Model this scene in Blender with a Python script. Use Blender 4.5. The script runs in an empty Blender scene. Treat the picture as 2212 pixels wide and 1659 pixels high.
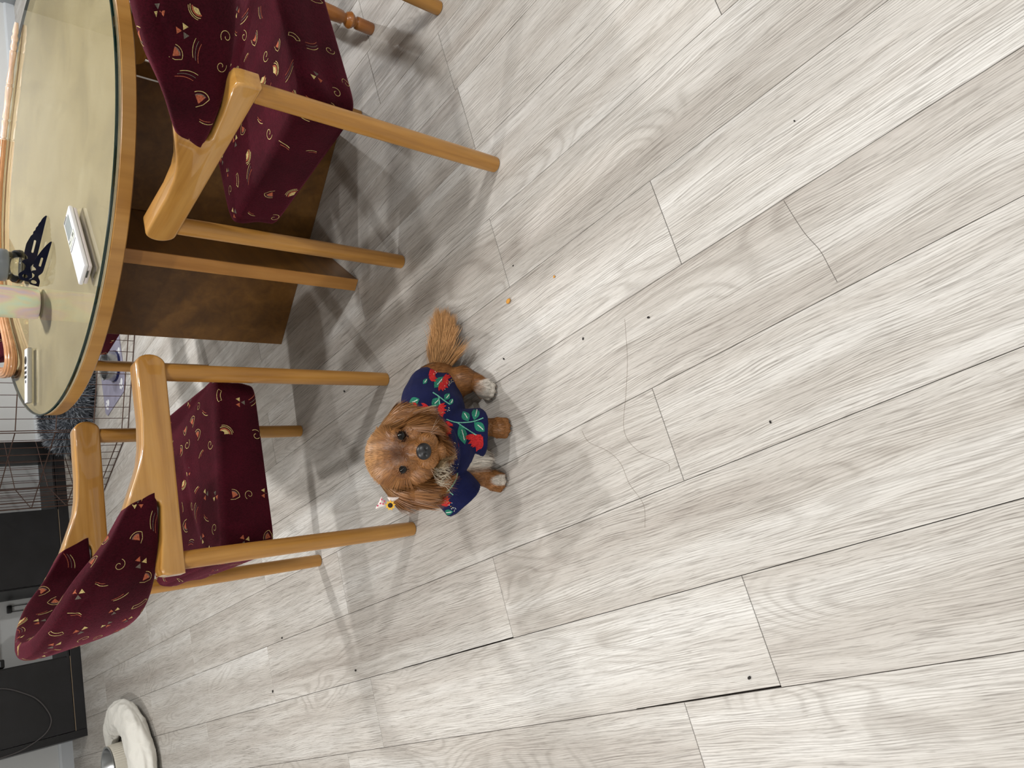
import bpy, bmesh, math, random
import numpy as np
from mathutils import Vector, Matrix, Quaternion, noise as mnoise
from mathutils.bvhtree import BVHTree

random.seed(7); rng = np.random.default_rng(7)
SC = bpy.context.scene
COL = SC.collection
PI = math.pi

# ------------------------------------------------------------------ camera
CAM_H = 1.275
cam_d = bpy.data.cameras.new('camera'); cam = bpy.data.objects.new('camera', cam_d); COL.objects.link(cam)
cam_d.sensor_fit = 'HORIZONTAL'; cam_d.sensor_width = 36.0; cam_d.lens = 1621.5 / 2212 * 36.0
cam_d.clip_start = 0.02; cam_d.clip_end = 60
_p, _r = math.radians(43.63), math.radians(-1.67)
_fw = Vector((0, math.cos(_p), -math.sin(_p))); _dn = Vector((0, -math.sin(_p), -math.cos(_p))); _rt = Vector((1, 0, 0))
RT = _rt * math.cos(_r) + _dn * math.sin(_r)        # to the right of the upright view
DN = _dn * math.cos(_r) - _rt * math.sin(_r)        # down in the upright view
FW = _fw
# the phone was held so that the picture lies on its side: picture-right is "down", picture-up is "right"
m3 = Matrix((DN, RT, -FW)).transposed()
cam.matrix_world = Matrix.Translation((0, 0, CAM_H)) @ m3.to_4x4()
SC.camera = cam

# ------------------------------------------------------------------ world, lamps, exposure
SC.view_settings.view_transform = 'Standard'
try: SC.view_settings.look = 'None'
except Exception: pass
SC.view_settings.gamma = 1.0
SC.view_settings.use_curve_mapping = False
SC.view_settings.exposure = -1.0
try:                                                     # light bounces: a closed room needs a few, not a dozen
    cy = SC.cycles; cy.max_bounces = 5; cy.diffuse_bounces = 3; cy.glossy_bounces = 3; cy.transmission_bounces = 3; cy.transparent_max_bounces = 8; cy.adaptive_threshold = 0.04
except Exception: pass
w = bpy.data.worlds.new('world'); SC.world = w; w.use_nodes = True
w.node_tree.nodes['Background'].inputs[0].default_value = (0.9, 0.95, 1, 1)
w.node_tree.nodes['Background'].inputs[1].default_value = 0.05

CEIL = 2.46
UN2 = lambda u, n: (0.90894 * u - 0.41692 * n, 0.41692 * u + 0.90894 * n)
def downlight_or_fill(x, y, power, r=0.065):
    l = bpy.data.lights.new('downlight_or_fill', 'AREA'); l.shape = 'DISK'; l.size = 2 * r; l.energy = power
    l.color = (1.0, 0.985, 0.965); l.spread = math.radians(150)
    o = bpy.data.objects.new('downlight_or_fill_lamp', l); COL.objects.link(o); o.location = (x, y, CEIL - 0.02)
    return o
downlight_or_fill(-1.45, -0.08, 47)
downlight_or_fill(1.12, 1.12, 36)
downlight_or_fill(-1.85, 1.90, 60)
downlight_or_fill(0.52, 3.20, 60)
_a, _b = UN2(-1.5, -1.6), UN2(1.4, -1.5)  # two unseen lamps added behind the camera to fill the shadows
downlight_or_fill(_a[0], _a[1], 45)
downlight_or_fill(_b[0], _b[1], 45)
downlight_or_fill(3.3, 2.4, 45)  # unseen lamp added for the wide right side of the room
downlight_or_fill(2.6, 5.2, 55)  # unseen lamp added to lift the far end and its wall
_c = UN2(5.0, 3.9)  # another unseen lamp, added to brighten the far wall on the right
downlight_or_fill(_c[0], _c[1], 70)

# room axes: U runs along the far wall, N runs towards it (boards run along N)
UA = Vector((0.90894, 0.41692, 0)); NA = Vector((-0.41692, 0.90894, 0)); ROOM_ROT = math.radians(24.64)
def UN(u, n, z=0.0): return UA * u + NA * n + Vector((0, 0, z))

# ------------------------------------------------------------------ material helpers
MATS = {}
def new_mat(name):
    m = bpy.data.materials.new(name); m.use_nodes = True; MATS[name] = m
    nt = m.node_tree; b = nt.nodes['Principled BSDF']
    return m, nt, b
def N(nt, t, **kw):
    n = nt.nodes.new(t)
    for k, v in kw.items(): setattr(n, k, v)
    return n
def L(nt, a, b): nt.links.new(a, b)
def setin(n, **kw):
    for k, v in kw.items(): n.inputs[k.replace('_', ' ')].default_value = v
def srgb(r, g, b, a=1):
    f = lambda c: (c / 255 / 12.92) if c / 255 <= 0.04045 else ((c / 255 + 0.055) / 1.055) ** 2.4
    return (f(r), f(g), f(b), a)
def ramp(nt, fac, stops):
    r = N(nt, 'ShaderNodeValToRGB'); e = r.color_ramp.elements
    while len(e) < len(stops): e.new(0.5)
    for el, (p, c) in zip(e, stops): el.position = p; el.color = c
    L(nt, fac, r.inputs[0]); return r
def math_(nt, op, a, b=None, clamp=False):
    n = N(nt, 'ShaderNodeMath', operation=op); n.use_clamp = clamp
    for i, x in enumerate((a, b)):
        if x is None: continue
        if isinstance(x, (int, float)): n.inputs[i].default_value = x
        else: L(nt, x, n.inputs[i])
    return n.outputs[0]
def mix_rgb(nt, fac, a, b, blend='MIX'):
    n = N(nt, 'ShaderNodeMix', data_type='RGBA', blend_type=blend)
    for i, x in ((0, fac), (6, a), (7, b)):
        if isinstance(x, (int, float, tuple)): n.inputs[i].default_value = x
        else: L(nt, x, n.inputs[i])
    return n.outputs[2]
def bump(nt, b, h, strength=0.2, dist=0.001):
    bp = N(nt, 'ShaderNodeBump'); bp.inputs['Strength'].default_value = strength; bp.inputs['Distance'].default_value = dist
    L(nt, h, bp.inputs['Height']); L(nt, bp.outputs[0], b.inputs['Normal'])
def obj_coord(nt, scale=(1, 1, 1), rnd=0.0, rot=(0, 0, 0)):
    t = N(nt, 'ShaderNodeTexCoord'); out = t.outputs['Object']
    if rnd:
        oi = N(nt, 'ShaderNodeObjectInfo'); v = N(nt, 'ShaderNodeVectorMath', operation='MULTIPLY_ADD')
        cx = N(nt, 'ShaderNodeCombineXYZ')
        L(nt, oi.outputs['Random'], cx.inputs[0]); L(nt, math_(nt, 'MULTIPLY', oi.outputs['Random'], 7.31), cx.inputs[1]); L(nt, math_(nt, 'MULTIPLY', oi.outputs['Random'], 3.7), cx.inputs[2])
        L(nt, cx.outputs[0], v.inputs[0]); v.inputs[1].default_value = (rnd,) * 3; L(nt, out, v.inputs[2]); out = v.outputs[0]
    mp = N(nt, 'ShaderNodeMapping'); mp.inputs['Scale'].default_value = scale; mp.inputs['Rotation'].default_value = rot
    L(nt, out, mp.inputs[0]); return mp.outputs[0]
def noise(nt, vec, scale=5, detail=4, rough=0.5, dist=0.0):
    n = N(nt, 'ShaderNodeTexNoise'); n.inputs['Scale'].default_value = scale; n.inputs['Detail'].default_value = detail
    n.inputs['Roughness'].default_value = rough; n.inputs['Distortion'].default_value = dist
    L(nt, vec, n.inputs['Vector']); return n.outputs[0]
def flat_mat(name, col, rough=0.5, metal=0.0, spec=0.5, coat=0.0, coat_r=0.1):
    m, nt, b = new_mat(name); setin(b, Base_Color=col, Roughness=rough, Metallic=metal)
    b.inputs['Specular IOR Level'].default_value = spec
    b.inputs['Coat Weight'].default_value = coat; b.inputs['Coat Roughness'].default_value = coat_r
    # faint surface unevenness
    v = obj_coord(nt, (1, 1, 1)); h = noise(nt, v, 60, 3); bump(nt, b, h, 0.05, 0.0005)
    return m

# pale grey oak floor boards
def mat_plank():
    m, nt, b = new_mat('pale_grey_oak')
    c0 = obj_coord(nt, (1, 1, 1), rnd=37.0)
    def scaled(s, src=c0):
        mp = N(nt, 'ShaderNodeMapping'); mp.inputs['Scale'].default_value = s; L(nt, src, mp.inputs[0]); return mp.outputs[0]
    wv = N(nt, 'ShaderNodeVectorMath', operation='MULTIPLY_ADD')                                   # the grain wanders a little
    wn = N(nt, 'ShaderNodeTexNoise'); wn.inputs['Scale'].default_value = 1.0; wn.inputs['Detail'].default_value = 2.0; L(nt, scaled((2.6, 9, 1)), wn.inputs['Vector'])
    L(nt, wn.outputs['Color'], wv.inputs[0]); wv.inputs[1].default_value = (0.0, 0.035, 0.0); L(nt, c0, wv.inputs[2]); cw = wv.outputs[0]
    fine = noise(nt, scaled((11.0, 400, 1), cw), 1, 3, 0.62)
    pores = noise(nt, scaled((38, 950, 1), cw), 1, 1, 0.6)
    mid = noise(nt, scaled((4.0, 110, 1), cw), 1, 3, 0.58)
    swirl_f = noise(nt, scaled((1.7, 6.0, 1)), 1, 1.6, 0.40, 0.5)          # growth rings: contour lines of a slow field
    rings = math_(nt, 'SINE', math_(nt, 'MULTIPLY', swirl_f, 135.0))
    rings = math_(nt, 'MULTIPLY_ADD', rings, 0.5); nt.nodes[-1].inputs[2].default_value = 0.5
    ringmask = ramp(nt, noise(nt, scaled((1.8, 5.0, 1)), 1, 1, 0.5), [(0.50, (0, 0, 0, 1)), (0.60, (1, 1, 1, 1))]).outputs[0]
    tone = noise(nt, scaled((0.9, 11, 1)), 1, 2, 0.5)
    base = ramp(nt, tone, [(0.30, srgb(182, 176, 169)), (0.5, srgb(199, 195, 189)), (0.70, srgb(214, 212, 208))]).outputs[0]
    st = ramp(nt, fine, [(0.36, (0.60, 0.585, 0.57, 1)), (0.46, (0.92, 0.915, 0.91, 1)), (0.58, (1, 1, 1, 1)), (0.72, (1.07, 1.07, 1.07, 1))]).outputs[0]
    col = mix_rgb(nt, math_(nt, 'MULTIPLY_ADD', ringmask, -0.45), base, st, 'MULTIPLY'); 
    [n for n in nt.nodes if n.type == 'MATH' and n.operation == 'MULTIPLY_ADD'][-1].inputs[2].default_value = 0.95
    # brushed grain: close fine lines that wander with the wood, stronger in some streaks than in others
    sx_ = N(nt, 'ShaderNodeSeparateXYZ'); L(nt, cw, sx_.inputs[0])
    ph_ = math_(nt, 'ADD', math_(nt, 'MULTIPLY', sx_.outputs[1], 1350.0), math_(nt, 'MULTIPLY', noise(nt, scaled((3.2, 34, 1), cw), 1, 2, 0.55), 26.0))
    ln_ = math_(nt, 'SINE', ph_)
    lr_ = ramp(nt, math_(nt, 'MULTIPLY', math_(nt, 'ADD', ln_, 1.0), 0.5), [(0.05, (0.70, 0.685, 0.67, 1)), (0.45, (1, 1, 1, 1)), (1.0, (1.05, 1.05, 1.05, 1))]).outputs[0]
    lm_ = ramp(nt, noise(nt, scaled((3.0, 22, 1), cw), 1, 2, 0.55), [(0.36, (0.06, 0.06, 0.06, 1)), (0.62, (0.85, 0.85, 0.85, 1))]).outputs[0]
    col = mix_rgb(nt, lm_, col, lr_, 'MULTIPLY')
    po = ramp(nt, pores, [(0.30, (0.66, 0.64, 0.62, 1)), (0.39, (1, 1, 1, 1))]).outputs[0]
    col = mix_rgb(nt, 0.8, col, po, 'MULTIPLY')
    sm = ramp(nt, mid, [(0.34, (0.80, 0.785, 0.77, 1)), (0.50, (1, 1, 1, 1)), (0.66, (1.06, 1.06, 1.06, 1))]).outputs[0]
    col = mix_rgb(nt, 0.45, col, sm, 'MULTIPLY')
    rg = ramp(nt, rings, [(0.0, (0.78, 0.765, 0.75, 1)), (0.34, (0.97, 0.97, 0.965, 1)), (1.0, (1.03, 1.03, 1.03, 1))]).outputs[0]
    col = mix_rgb(nt, math_(nt, 'MULTIPLY', ringmask, 0.75), col, rg, 'MULTIPLY')
    # small knots
    vo = N(nt, 'ShaderNodeTexVoronoi'); vo.inputs['Scale'].default_value = 1.0; L(nt, scaled((1.6, 4.6, 1)), vo.inputs['Vector'])
    kn = ramp(nt, vo.outputs['Distance'], [(0.0, (0.56, 0.52, 0.49, 1)), (0.05, (0.74, 0.71, 0.68, 1)), (0.09, (0.88, 0.865, 0.845, 1)), (0.17, (1, 1, 1, 1))]).outputs[0]
    col = mix_rgb(nt, 0.75, col, kn, 'MULTIPLY')
    # a little tone difference from board to board
    oi = N(nt, 'ShaderNodeObjectInfo')
    tv = ramp(nt, oi.outputs['Random'], [(0.0, (0.95, 0.94, 0.93, 1)), (1.0, (1.04, 1.04, 1.04, 1))]).outputs[0]
    col = mix_rgb(nt, 1.0, col, tv, 'MULTIPLY')
    L(nt, col, b.inputs['Base Color'])
    rr = ramp(nt, mid, [(0.3, (0.50, 0.50, 0.50, 1)), (0.7, (0.36, 0.36, 0.36, 1))]).outputs[0]
    L(nt, rr, b.inputs['Roughness']); b.inputs['Specular IOR Level'].default_value = 0.42
    h = math_(nt, 'ADD', math_(nt, 'MULTIPLY', fine, 0.6), math_(nt, 'MULTIPLY', mid, 0.6))
    bump(nt, b, h, 0.5, 0.0015)
    return m
# varnished honey-coloured beech; grain along local `axis`
def mat_wood(name, c_dark, c_mid, c_light, rough=0.32, coat=0.5, axis='z', gs=1.0, spec=0.5, coat_r=0.08):
    m, nt, b = new_mat(name)
    s = {'x': (1.5, 26, 26), 'y': (26, 1.5, 26), 'z': (26, 26, 1.5)}[axis]
    v = obj_coord(nt, tuple(k * gs for k in s), rnd=11.0)
    a = noise(nt, v, 1, 5, 0.6, 0.5)
    v2 = obj_coord(nt, tuple(k * gs * 4 for k in s), rnd=11.0)
    f = noise(nt, v2, 1, 3, 0.6)
    col = ramp(nt, a, [(0.25, c_dark), (0.5, c_mid), (0.78, c_light)]).outputs[0]
    fs = ramp(nt, f, [(0.35, (0.86, 0.84, 0.80, 1)), (0.6, (1, 1, 1, 1))]).outputs[0]
    col = mix_rgb(nt, 0.6, col, fs, 'MULTIPLY')
    v3 = obj_coord(nt, (3, 3, 3), rnd=5.0); bl = noise(nt, v3, 2.0, 3)
    bs = ramp(nt, bl, [(0.3, (0.88, 0.85, 0.8, 1)), (0.65, (1.05, 1.04, 1.02, 1))]).outputs[0]
    col = mix_rgb(nt, 0.7, col, bs, 'MULTIPLY')
    L(nt, col, b.inputs['Base Color']); setin(b, Roughness=rough)
    b.inputs['Specular IOR Level'].default_value = spec
    b.inputs['Coat Weight'].default_value = coat; b.inputs['Coat Roughness'].default_value = coat_r
    bump(nt, b, f, 0.06, 0.0006)
    return m
def mat_velvet():
    m, nt, b = new_mat('burgundy_chenille')
    v = obj_coord(nt, (1, 1, 1)); n1 = noise(nt, v, 9, 4, 0.55, 0.3)
    col = ramp(nt, n1, [(0.3, srgb(46, 6, 15)), (0.7, srgb(68, 11, 26))]).outputs[0]
    v2 = obj_coord(nt, (420, 150, 260)); n2 = noise(nt, v2, 1, 4, 0.68, 0.6)
    st = ramp(nt, n2, [(0.36, (0.48, 0.44, 0.45, 1)), (0.62, (1.18, 1.12, 1.12, 1))]).outputs[0]
    col = mix_rgb(nt, 0.8, col, st, 'MULTIPLY')
    L(nt, col, b.inputs['Base Color']); setin(b, Roughness=0.92)
    b.inputs['Specular IOR Level'].default_value = 0.12
    b.inputs['Sheen Weight'].default_value = 0.42; b.inputs['Sheen Roughness'].default_value = 0.38
    b.inputs['Sheen Tint'].default_value = srgb(196, 96, 120)
    bump(nt, b, n2, 0.6, 0.0018)
    return m
def mat_thread(name, col):
    m, nt, b = new_mat(name); v = obj_coord(nt, (1, 1, 1)); n = noise(nt, v, 420, 2)
    c = ramp(nt, n, [(0.3, tuple(x * 0.45 for x in col[:3]) + (1,)), (0.6, col)]).outputs[0]
    L(nt, c, b.inputs['Base Color']); setin(b, Roughness=0.9); b.inputs['Specular IOR Level'].default_value = 0.1
    return m

mat_plank()
mat_wood('beech_leg', srgb(152, 102, 40), srgb(184, 132, 60), srgb(203, 153, 82), rough=0.36, coat=0.25, axis='z', coat_r=0.2)
mat_wood('beech_arm', srgb(160, 108, 42), srgb(192, 140, 66), srgb(210, 162, 90), rough=0.30, coat=1.0, axis='x', coat_r=0.035)
mat_wood('table_rim_beech', srgb(152, 104, 46), srgb(184, 136, 70), srgb(200, 154, 88), rough=0.35, coat=0.3, axis='z', gs=0.35, coat_r=0.15)
mat_wood('pedestal_veneer', srgb(92, 59, 18), srgb(114, 76, 26), srgb(132, 92, 37), rough=0.42, coat=0.15, axis='x', gs=0.8, coat_r=0.25)
mat_wood('pedestal_edge', srgb(150, 98, 40), srgb(178, 124, 60), srgb(196, 144, 78), rough=0.4, coat=0.15, axis='z', gs=0.8, coat_r=0.25)
mat_velvet()
mat_thread('cream_thread', srgb(214, 192, 130)); mat_thread('rust_thread', srgb(186, 104, 76)); mat_thread('grey_thread', srgb(116, 108, 98))

# ------------------------------------------------------------------ mesh helpers
class MB:
    def __init__(s): s.v = []; s.f = []; s.m = []
    def add(s, vs, fs, mi=0):
        o = len(s.v); s.v += [tuple(x) for x in vs]; s.f += [tuple(i + o for i in f) for f in fs]; s.m += [mi] * len(fs); return s
    def box(s, c, d, rz=0.0, bev=0.0, mi=0, mat=None):
        bm = bmesh.new(); bmesh.ops.create_cube(bm, size=1.0)
        for v in bm.verts: v.co = Vector((v.co.x * d[0], v.co.y * d[1], v.co.z * d[2]))
        if bev > 0: bmesh.ops.bevel(bm, geom=list(bm.edges), offset=bev, segments=2, profile=0.5, affect='EDGES')
        M = Matrix.Translation(c) @ (mat if mat is not None else Matrix.Rotation(rz, 4, 'Z'))
        bm.verts.index_update(); vs = [M @ v.co for v in bm.verts]; fs = [[v.index for v in f.verts] for f in bm.faces]; bm.free()
        return s.add(vs, fs, mi)
    def tube(s, pts, rad, seg=12, caps=True, mi=0, flat=None):
        pts = [Vector(p) for p in pts]; n = len(pts)
        if not hasattr(rad, '__len__'): rad = [rad] * n
        t0 = (pts[1] - pts[0]).normalized(); up = Vector((0, 0, 1)) if abs(t0.z) < 0.9 else Vector((1, 0, 0))
        a = t0.cross(up).normalized(); vs = []; fs = []; prev = t0
        for i, p in enumerate(pts):
            t = (pts[min(i + 1, n - 1)] - pts[max(i - 1, 0)]).normalized()
            q = prev.rotation_difference(t); a = (q @ a); a = (a - t * a.dot(t)).normalized(); b = t.cross(a); prev = t
            for k in range(seg):
                an = 2 * PI * k / seg; rr = rad[i]
                if flat: rr *= 1 + flat[0] * math.cos(flat[1] * an)
                vs.append(p + a * math.cos(an) * rr + b * math.sin(an) * rr)
        for i in range(n - 1):
            for k in range(seg):
                k2 = (k + 1) % seg; fs.append((i * seg + k, i * seg + k2, (i + 1) * seg + k2, (i + 1) * seg + k))
        if caps:
            fs.append(tuple(range(seg - 1, -1, -1))); fs.append(tuple((n - 1) * seg + k for k in range(seg)))
        return s.add(vs, fs, mi)
    def lathe(s, prof, c=(0, 0, 0), seg=48, mi=0, closed=False):
        vs = []; fs = []; n = len(prof)
        for r, z in prof:
            for k in range(seg):
                an = 2 * PI * k / seg; vs.append((c[0] + r * math.cos(an), c[1] + r * math.sin(an), c[2] + z))
        for i in range(n if closed else n - 1):
            j = (i + 1) % n
            for k in range(seg):
                k2 = (k + 1) % seg; fs.append((i * seg + k, i * seg + k2, j * seg + k2, j * seg + k))
        if not closed:
            fs.append(tuple(range(seg - 1, -1, -1))); fs.append(tuple((n - 1) * seg + k for k in range(seg)))
        return s.add(vs, fs, mi)
    def grid(s, fn, nu, nv, wrap_v=False, cap=False, mi=0):
        vs = [fn(i / (nu - 1), j / (nv if wrap_v else nv - 1)) for i in range(nu) for j in range(nv)]; fs = []
        for i in range(nu - 1):
            for j in range(nv if wrap_v else nv - 1):
                j2 = (j + 1) % nv; fs.append((i * nv + j, i * nv + j2, (i + 1) * nv + j2, (i + 1) * nv + j))
        if cap:
            fs.append(tuple(range(nv - 1, -1, -1))); fs.append(tuple((nu - 1) * nv + k for k in range(nv)))
        return s.add(vs, fs, mi)
    def prism(s, poly, y0, y1, bev=0.0, seg=2, plane='xz', mi=0):
        bm = bmesh.new(); P = (lambda a, b, c: (a, c, b)) if plane == 'xz' else (lambda a, b, c: (a, b, c))
        lo = [bm.verts.new(P(a, b, y0)) for a, b in poly]; hi = [bm.verts.new(P(a, b, y1)) for a, b in poly]; n = len(poly)
        bm.faces.new(lo); bm.faces.new(hi[::-1])
        for i in range(n): bm.faces.new((lo[i], hi[i], hi[(i + 1) % n], lo[(i + 1) % n]))
        bmesh.ops.recalc_face_normals(bm, faces=bm.faces)
        if bev:
            ed = [e for e in bm.edges if any(len(f.verts) == n for f in e.link_faces)]
            bmesh.ops.bevel(bm, geom=ed, offset=bev, segments=seg, profile=0.5, affect='EDGES', clamp_overlap=True)
        bm.verts.index_update(); vs = [v.co.copy() for v in bm.verts]; fs = [[v.index for v in f.verts] for f in bm.faces]; bm.free()
        return s.add(vs, fs, mi)
    def mesh(s, name, mats, smooth=True, angle=40, fix=True):
        me = bpy.data.meshes.new(name); me.from_pydata(s.v, [], s.f)
        for m in (mats if isinstance(mats, (list, tuple)) else [mats]): me.materials.append(MATS[m] if isinstance(m, str) else m)
        me.polygons.foreach_set('material_index', s.m)
        if fix:
            bm = bmesh.new(); bm.from_mesh(me); bmesh.ops.recalc_face_normals(bm, faces=bm.faces); bm.to_mesh(me); bm.free()
        me.polygons.foreach_set('use_smooth', [smooth] * len(me.polygons))
        if smooth and angle:
            try: me.set_sharp_from_angle(angle=math.radians(angle))
            except Exception: pass
        me.update(); return me
    def build(s, name, mats, parent=None, smooth=True, angle=40, loc=None, fix=True):
        o = bpy.data.objects.new(name, s.mesh(name, mats, smooth, angle, fix)); COL.objects.link(o)
        if parent is not None: o.parent = parent
        if loc is not None: o.location = loc
        return o
def thing(name, label, cat, loc=(0, 0, 0), rz=0.0, group=None):
    o = bpy.data.objects.new(name, None); COL.objects.link(o); o.location = loc; o.rotation_euler = (0, 0, rz); o.empty_display_size = 0.05
    return tag(o, label, cat, group)
def tag(o, label, cat, group=None, kind=None):
    if label: o['label'] = label
    if cat: o['category'] = cat
    if group: o['group'] = group
    if kind: o['kind'] = kind
    return o
def struct(o): o['kind'] = 'structure'; return o
def dup(root, loc, rz, label):
    r = root.copy(); COL.objects.link(r); r.location = loc; r.rotation_euler = (0, 0, rz); r['label'] = label
    for ch in list(root.children):
        c = ch.copy(); COL.objects.link(c); c.parent = r
        for g in ch.children:
            d = g.copy(); COL.objects.link(d); d.parent = c
    return r
def catmull(pts, n=8, closed=False):
    pts = [Vector(p) for p in pts]; out = []; m = len(pts)
    for i in range(m if closed else m - 1):
        g = (lambda k: pts[k % m]) if closed else (lambda k: pts[min(max(k, 0), m - 1)])
        p0, p1, p2, p3 = g(i - 1), g(i), g(i + 1), g(i + 2)
        for k in range(n):
            t = k / n
            out.append(0.5 * ((2 * p1) + (p2 - p0) * t + (2 * p0 - 5 * p1 + 4 * p2 - p3) * t * t + (3 * p1 - p0 - 3 * p2 + p3) * t ** 3))
    if not closed: out.append(pts[-1])
    return out

# ================================================================== THE ROOM
U0, U1, N0, N1 = -2.6, 6.0, -2.6, 5.65
m_, nt_, b_ = new_mat('white_wall_paint'); setin(b_, Base_Color=srgb(226, 228, 228), Roughness=0.7)
bump(nt_, b_, noise(nt_, obj_coord(nt_), 90, 4), 0.15, 0.001)
m_, nt_, b_ = new_mat('wall_right_grey'); setin(b_, Base_Color=srgb(150, 154, 158), Roughness=0.7)  # even grey for the right wall, darker than the other walls
bump(nt_, b_, noise(nt_, obj_coord(nt_), 90, 4), 0.15, 0.001)
m_, nt_, b_ = new_mat('ceiling_white'); setin(b_, Base_Color=srgb(238, 237, 233), Roughness=0.8)
bump(nt_, b_, noise(nt_, obj_coord(nt_), 60, 3), 0.1, 0.001)
flat_mat('trim_white', srgb(214, 219, 224), 0.45)
m_, nt_, b_ = new_mat('dark_underlay'); setin(b_, Base_Color=srgb(60, 54, 52), Roughness=0.9)
bump(nt_, b_, noise(nt_, obj_coord(nt_), 200, 3), 0.2, 0.001)

def room_box(name, u0, u1, n0, n1, z0, z1, mat):
    o = MB().box(((u0 + u1) / 2, (n0 + n1) / 2, (z0 + z1) / 2), (u1 - u0, n1 - n0, z1 - z0)).build(name, mat, smooth=False)
    o.rotation_euler = (0, 0, ROOM_ROT); return struct(o)
floor = room_box('floor', U0, U1, N0, N1, -0.06, -0.0075, 'dark_underlay')
floor['label'] = 'pale grey oak plank floor with scratches and fine joints'
room_box('ceiling', U0, U1, N0, N1, CEIL, CEIL + 0.08, 'ceiling_white')
room_box('wall_back', U0, U1, N1, N1 + 0.1, -0.06, CEIL, 'white_wall_paint')
room_box('wall_front', U0, U1, N0 - 0.1, N0, -0.06, CEIL, 'white_wall_paint')
room_box('wall_left', U0 - 0.1, U0, N0, N1, -0.06, CEIL, 'white_wall_paint')
room_box('wall_right', U1, U1 + 0.1, N0, N1, -0.06, CEIL, 'wall_right_grey')
bb = MB().prism([(0, 0), (0.014, 0), (0.014, 0.062), (0.008, 0.074), (0, 0.076)], U0, U1).build('baseboard_back', 'trim_white', smooth=False)
bb.data.transform(Matrix(((0, 1, 0, 0), (-1, 0, 0, N1 - 0.0005), (0, 0, 1, 0), (0, 0, 0, 1)))); bb.data.update()
bm = bmesh.new(); bm.from_mesh(bb.data); bmesh.ops.recalc_face_normals(bm, faces=bm.faces); bm.to_mesh(bb.data); bm.free()
bb.rotation_euler = (0, 0, ROOM_ROT); struct(bb)

# boards: each one an object of its own under the floor
PW, PL, PC = 0.2000, 1.337, 1.3835
JOINT = {-2: 1.426, 0: 1.110, 1: 0.410, 2: 1.133, 3: 0.675, 4: 1.372, 5: 0.836, 6: 1.445, 7: 0.785, 8: 1.003}
GAPS = {(7, 0.785): (0.34, 0.0032), (6, 1.445): (0.5, 0.0022)}   # opened joints: length along the board, width
def plank_mesh(length, width, gap=None):
    x0, x1, y0, y1 = -length / 2, length / 2, -width / 2, width / 2; c = 0.0006
    if gap is None:
        out = [(x0, y0), (x1, y0), (x1, y1), (x0, y1)]
    else:
        ln, wd = gap
        out = [(x0, y0), (x1, y0), (x1, y1), (x0 + ln + 0.004, y1), (x0 + ln, y1 - wd * 0.35), (x0, y1 - wd)]
    n = len(out); vs = [(x, y, -0.0075) for x, y in out] + [(x, y, -c) for x, y in out]
    vs += [(x - c if x > 0 else x + c, y - c if y > 0 else y + c, 0) for x, y in out]
    fs = [tuple(range(n - 1, -1, -1)), tuple(2 * n + i for i in range(n))]
    for i in range(n):
        j = (i + 1) % n; fs += [(i, j, n + j, n + i), (n + i, n + j, 2 * n + j, 2 * n + i)]
    return MB().add(vs, fs).mesh('plank', 'pale_grey_oak', smooth=False)
std = plank_mesh(PL - 0.0012, PW - 0.0012)
for k in range(-23, 20):
    u_c = PC - (k + 0.5) * PW
    if u_c - PW / 2 < U0 or u_c + PW / 2 > U1: continue
    j0 = JOINT.get(k, (k * 0.527 + 0.31) % PL); j0 = j0 % PL
    v = j0 - 3 * PL
    while v < N1:
        a, b = max(v, N0 + 0.002), min(v + PL, N1 - 0.002)
        if b - a > 0.02:
            # boards wholly out of sight far behind or far aside are not laid
            if not (b < -1.5 or u_c > 3.4 and b < 2.0 or u_c < -1.6 and b < 0.2):
                gp = None
                for (gk, gv), g in GAPS.items():
                    if gk == k and abs(gv - v) < 0.01: gp = g
                me = std if (abs(b - a - PL) < 1e-6 and gp is None) else plank_mesh(b - a - 0.0012, PW - 0.0012, gp)
                o = bpy.data.objects.new('plank', me); COL.objects.link(o); o.parent = floor
                # floor object carries the room rotation, so boards sit in its own axes
                o.location = (u_c, (a + b) / 2, 0); o.rotation_euler = (0, 0, PI / 2)
        v += PL

# ================================================================== ROUND TABLE
TC = Vector((0.567, 2.579, 0)); TR = 0.700; TZ = 0.760
m_, nt_, b_ = new_mat('pale_maple_top')
v_ = obj_coord(nt_, (1, 1, 1)); n_ = noise(nt_, v_, 4.5, 6, 0.62, 0.8); n2_ = noise(nt_, obj_coord(nt_, (30, 2.0, 1), rot=(0, 0, 0.5)), 1, 4, 0.6)
c_ = ramp(nt_, n_, [(0.3, srgb(192, 178, 146)), (0.5, srgb(212, 197, 160)), (0.72, srgb(224, 211, 178))]).outputs[0]
c_ = mix_rgb(nt_, 0.5, c_, ramp(nt_, n2_, [(0.3, (0.9, 0.88, 0.84, 1)), (0.6, (1, 1, 1, 1))]).outputs[0], 'MULTIPLY')
L(nt_, c_, b_.inputs['Base Color']); setin(b_, Roughness=0.45)
m_, nt_, b_ = new_mat('clear_sheet_glass')
gl_ = N(nt_, 'ShaderNodeBsdfGlossy'); gl_.inputs['Roughness'].default_value = 0.01; tr_ = N(nt_, 'ShaderNodeBsdfTransparent'); tr_.inputs[0].default_value = (0.975, 0.98, 0.965, 1)
fr_ = N(nt_, 'ShaderNodeFresnel'); fr_.inputs[0].default_value = 1.5; mx_ = N(nt_, 'ShaderNodeMixShader')
L(nt_, fr_.outputs[0], mx_.inputs[0]); L(nt_, tr_.outputs[0], mx_.inputs[1]); L(nt_, gl_.outputs[0], mx_.inputs[2])
L(nt_, mx_.outputs[0], nt_.nodes['Material Output'].inputs[0]); nt_.nodes.remove(b_)
flat_mat('green_glass_edge', srgb(10, 38, 32), 0.08, spec=0.6)

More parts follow.
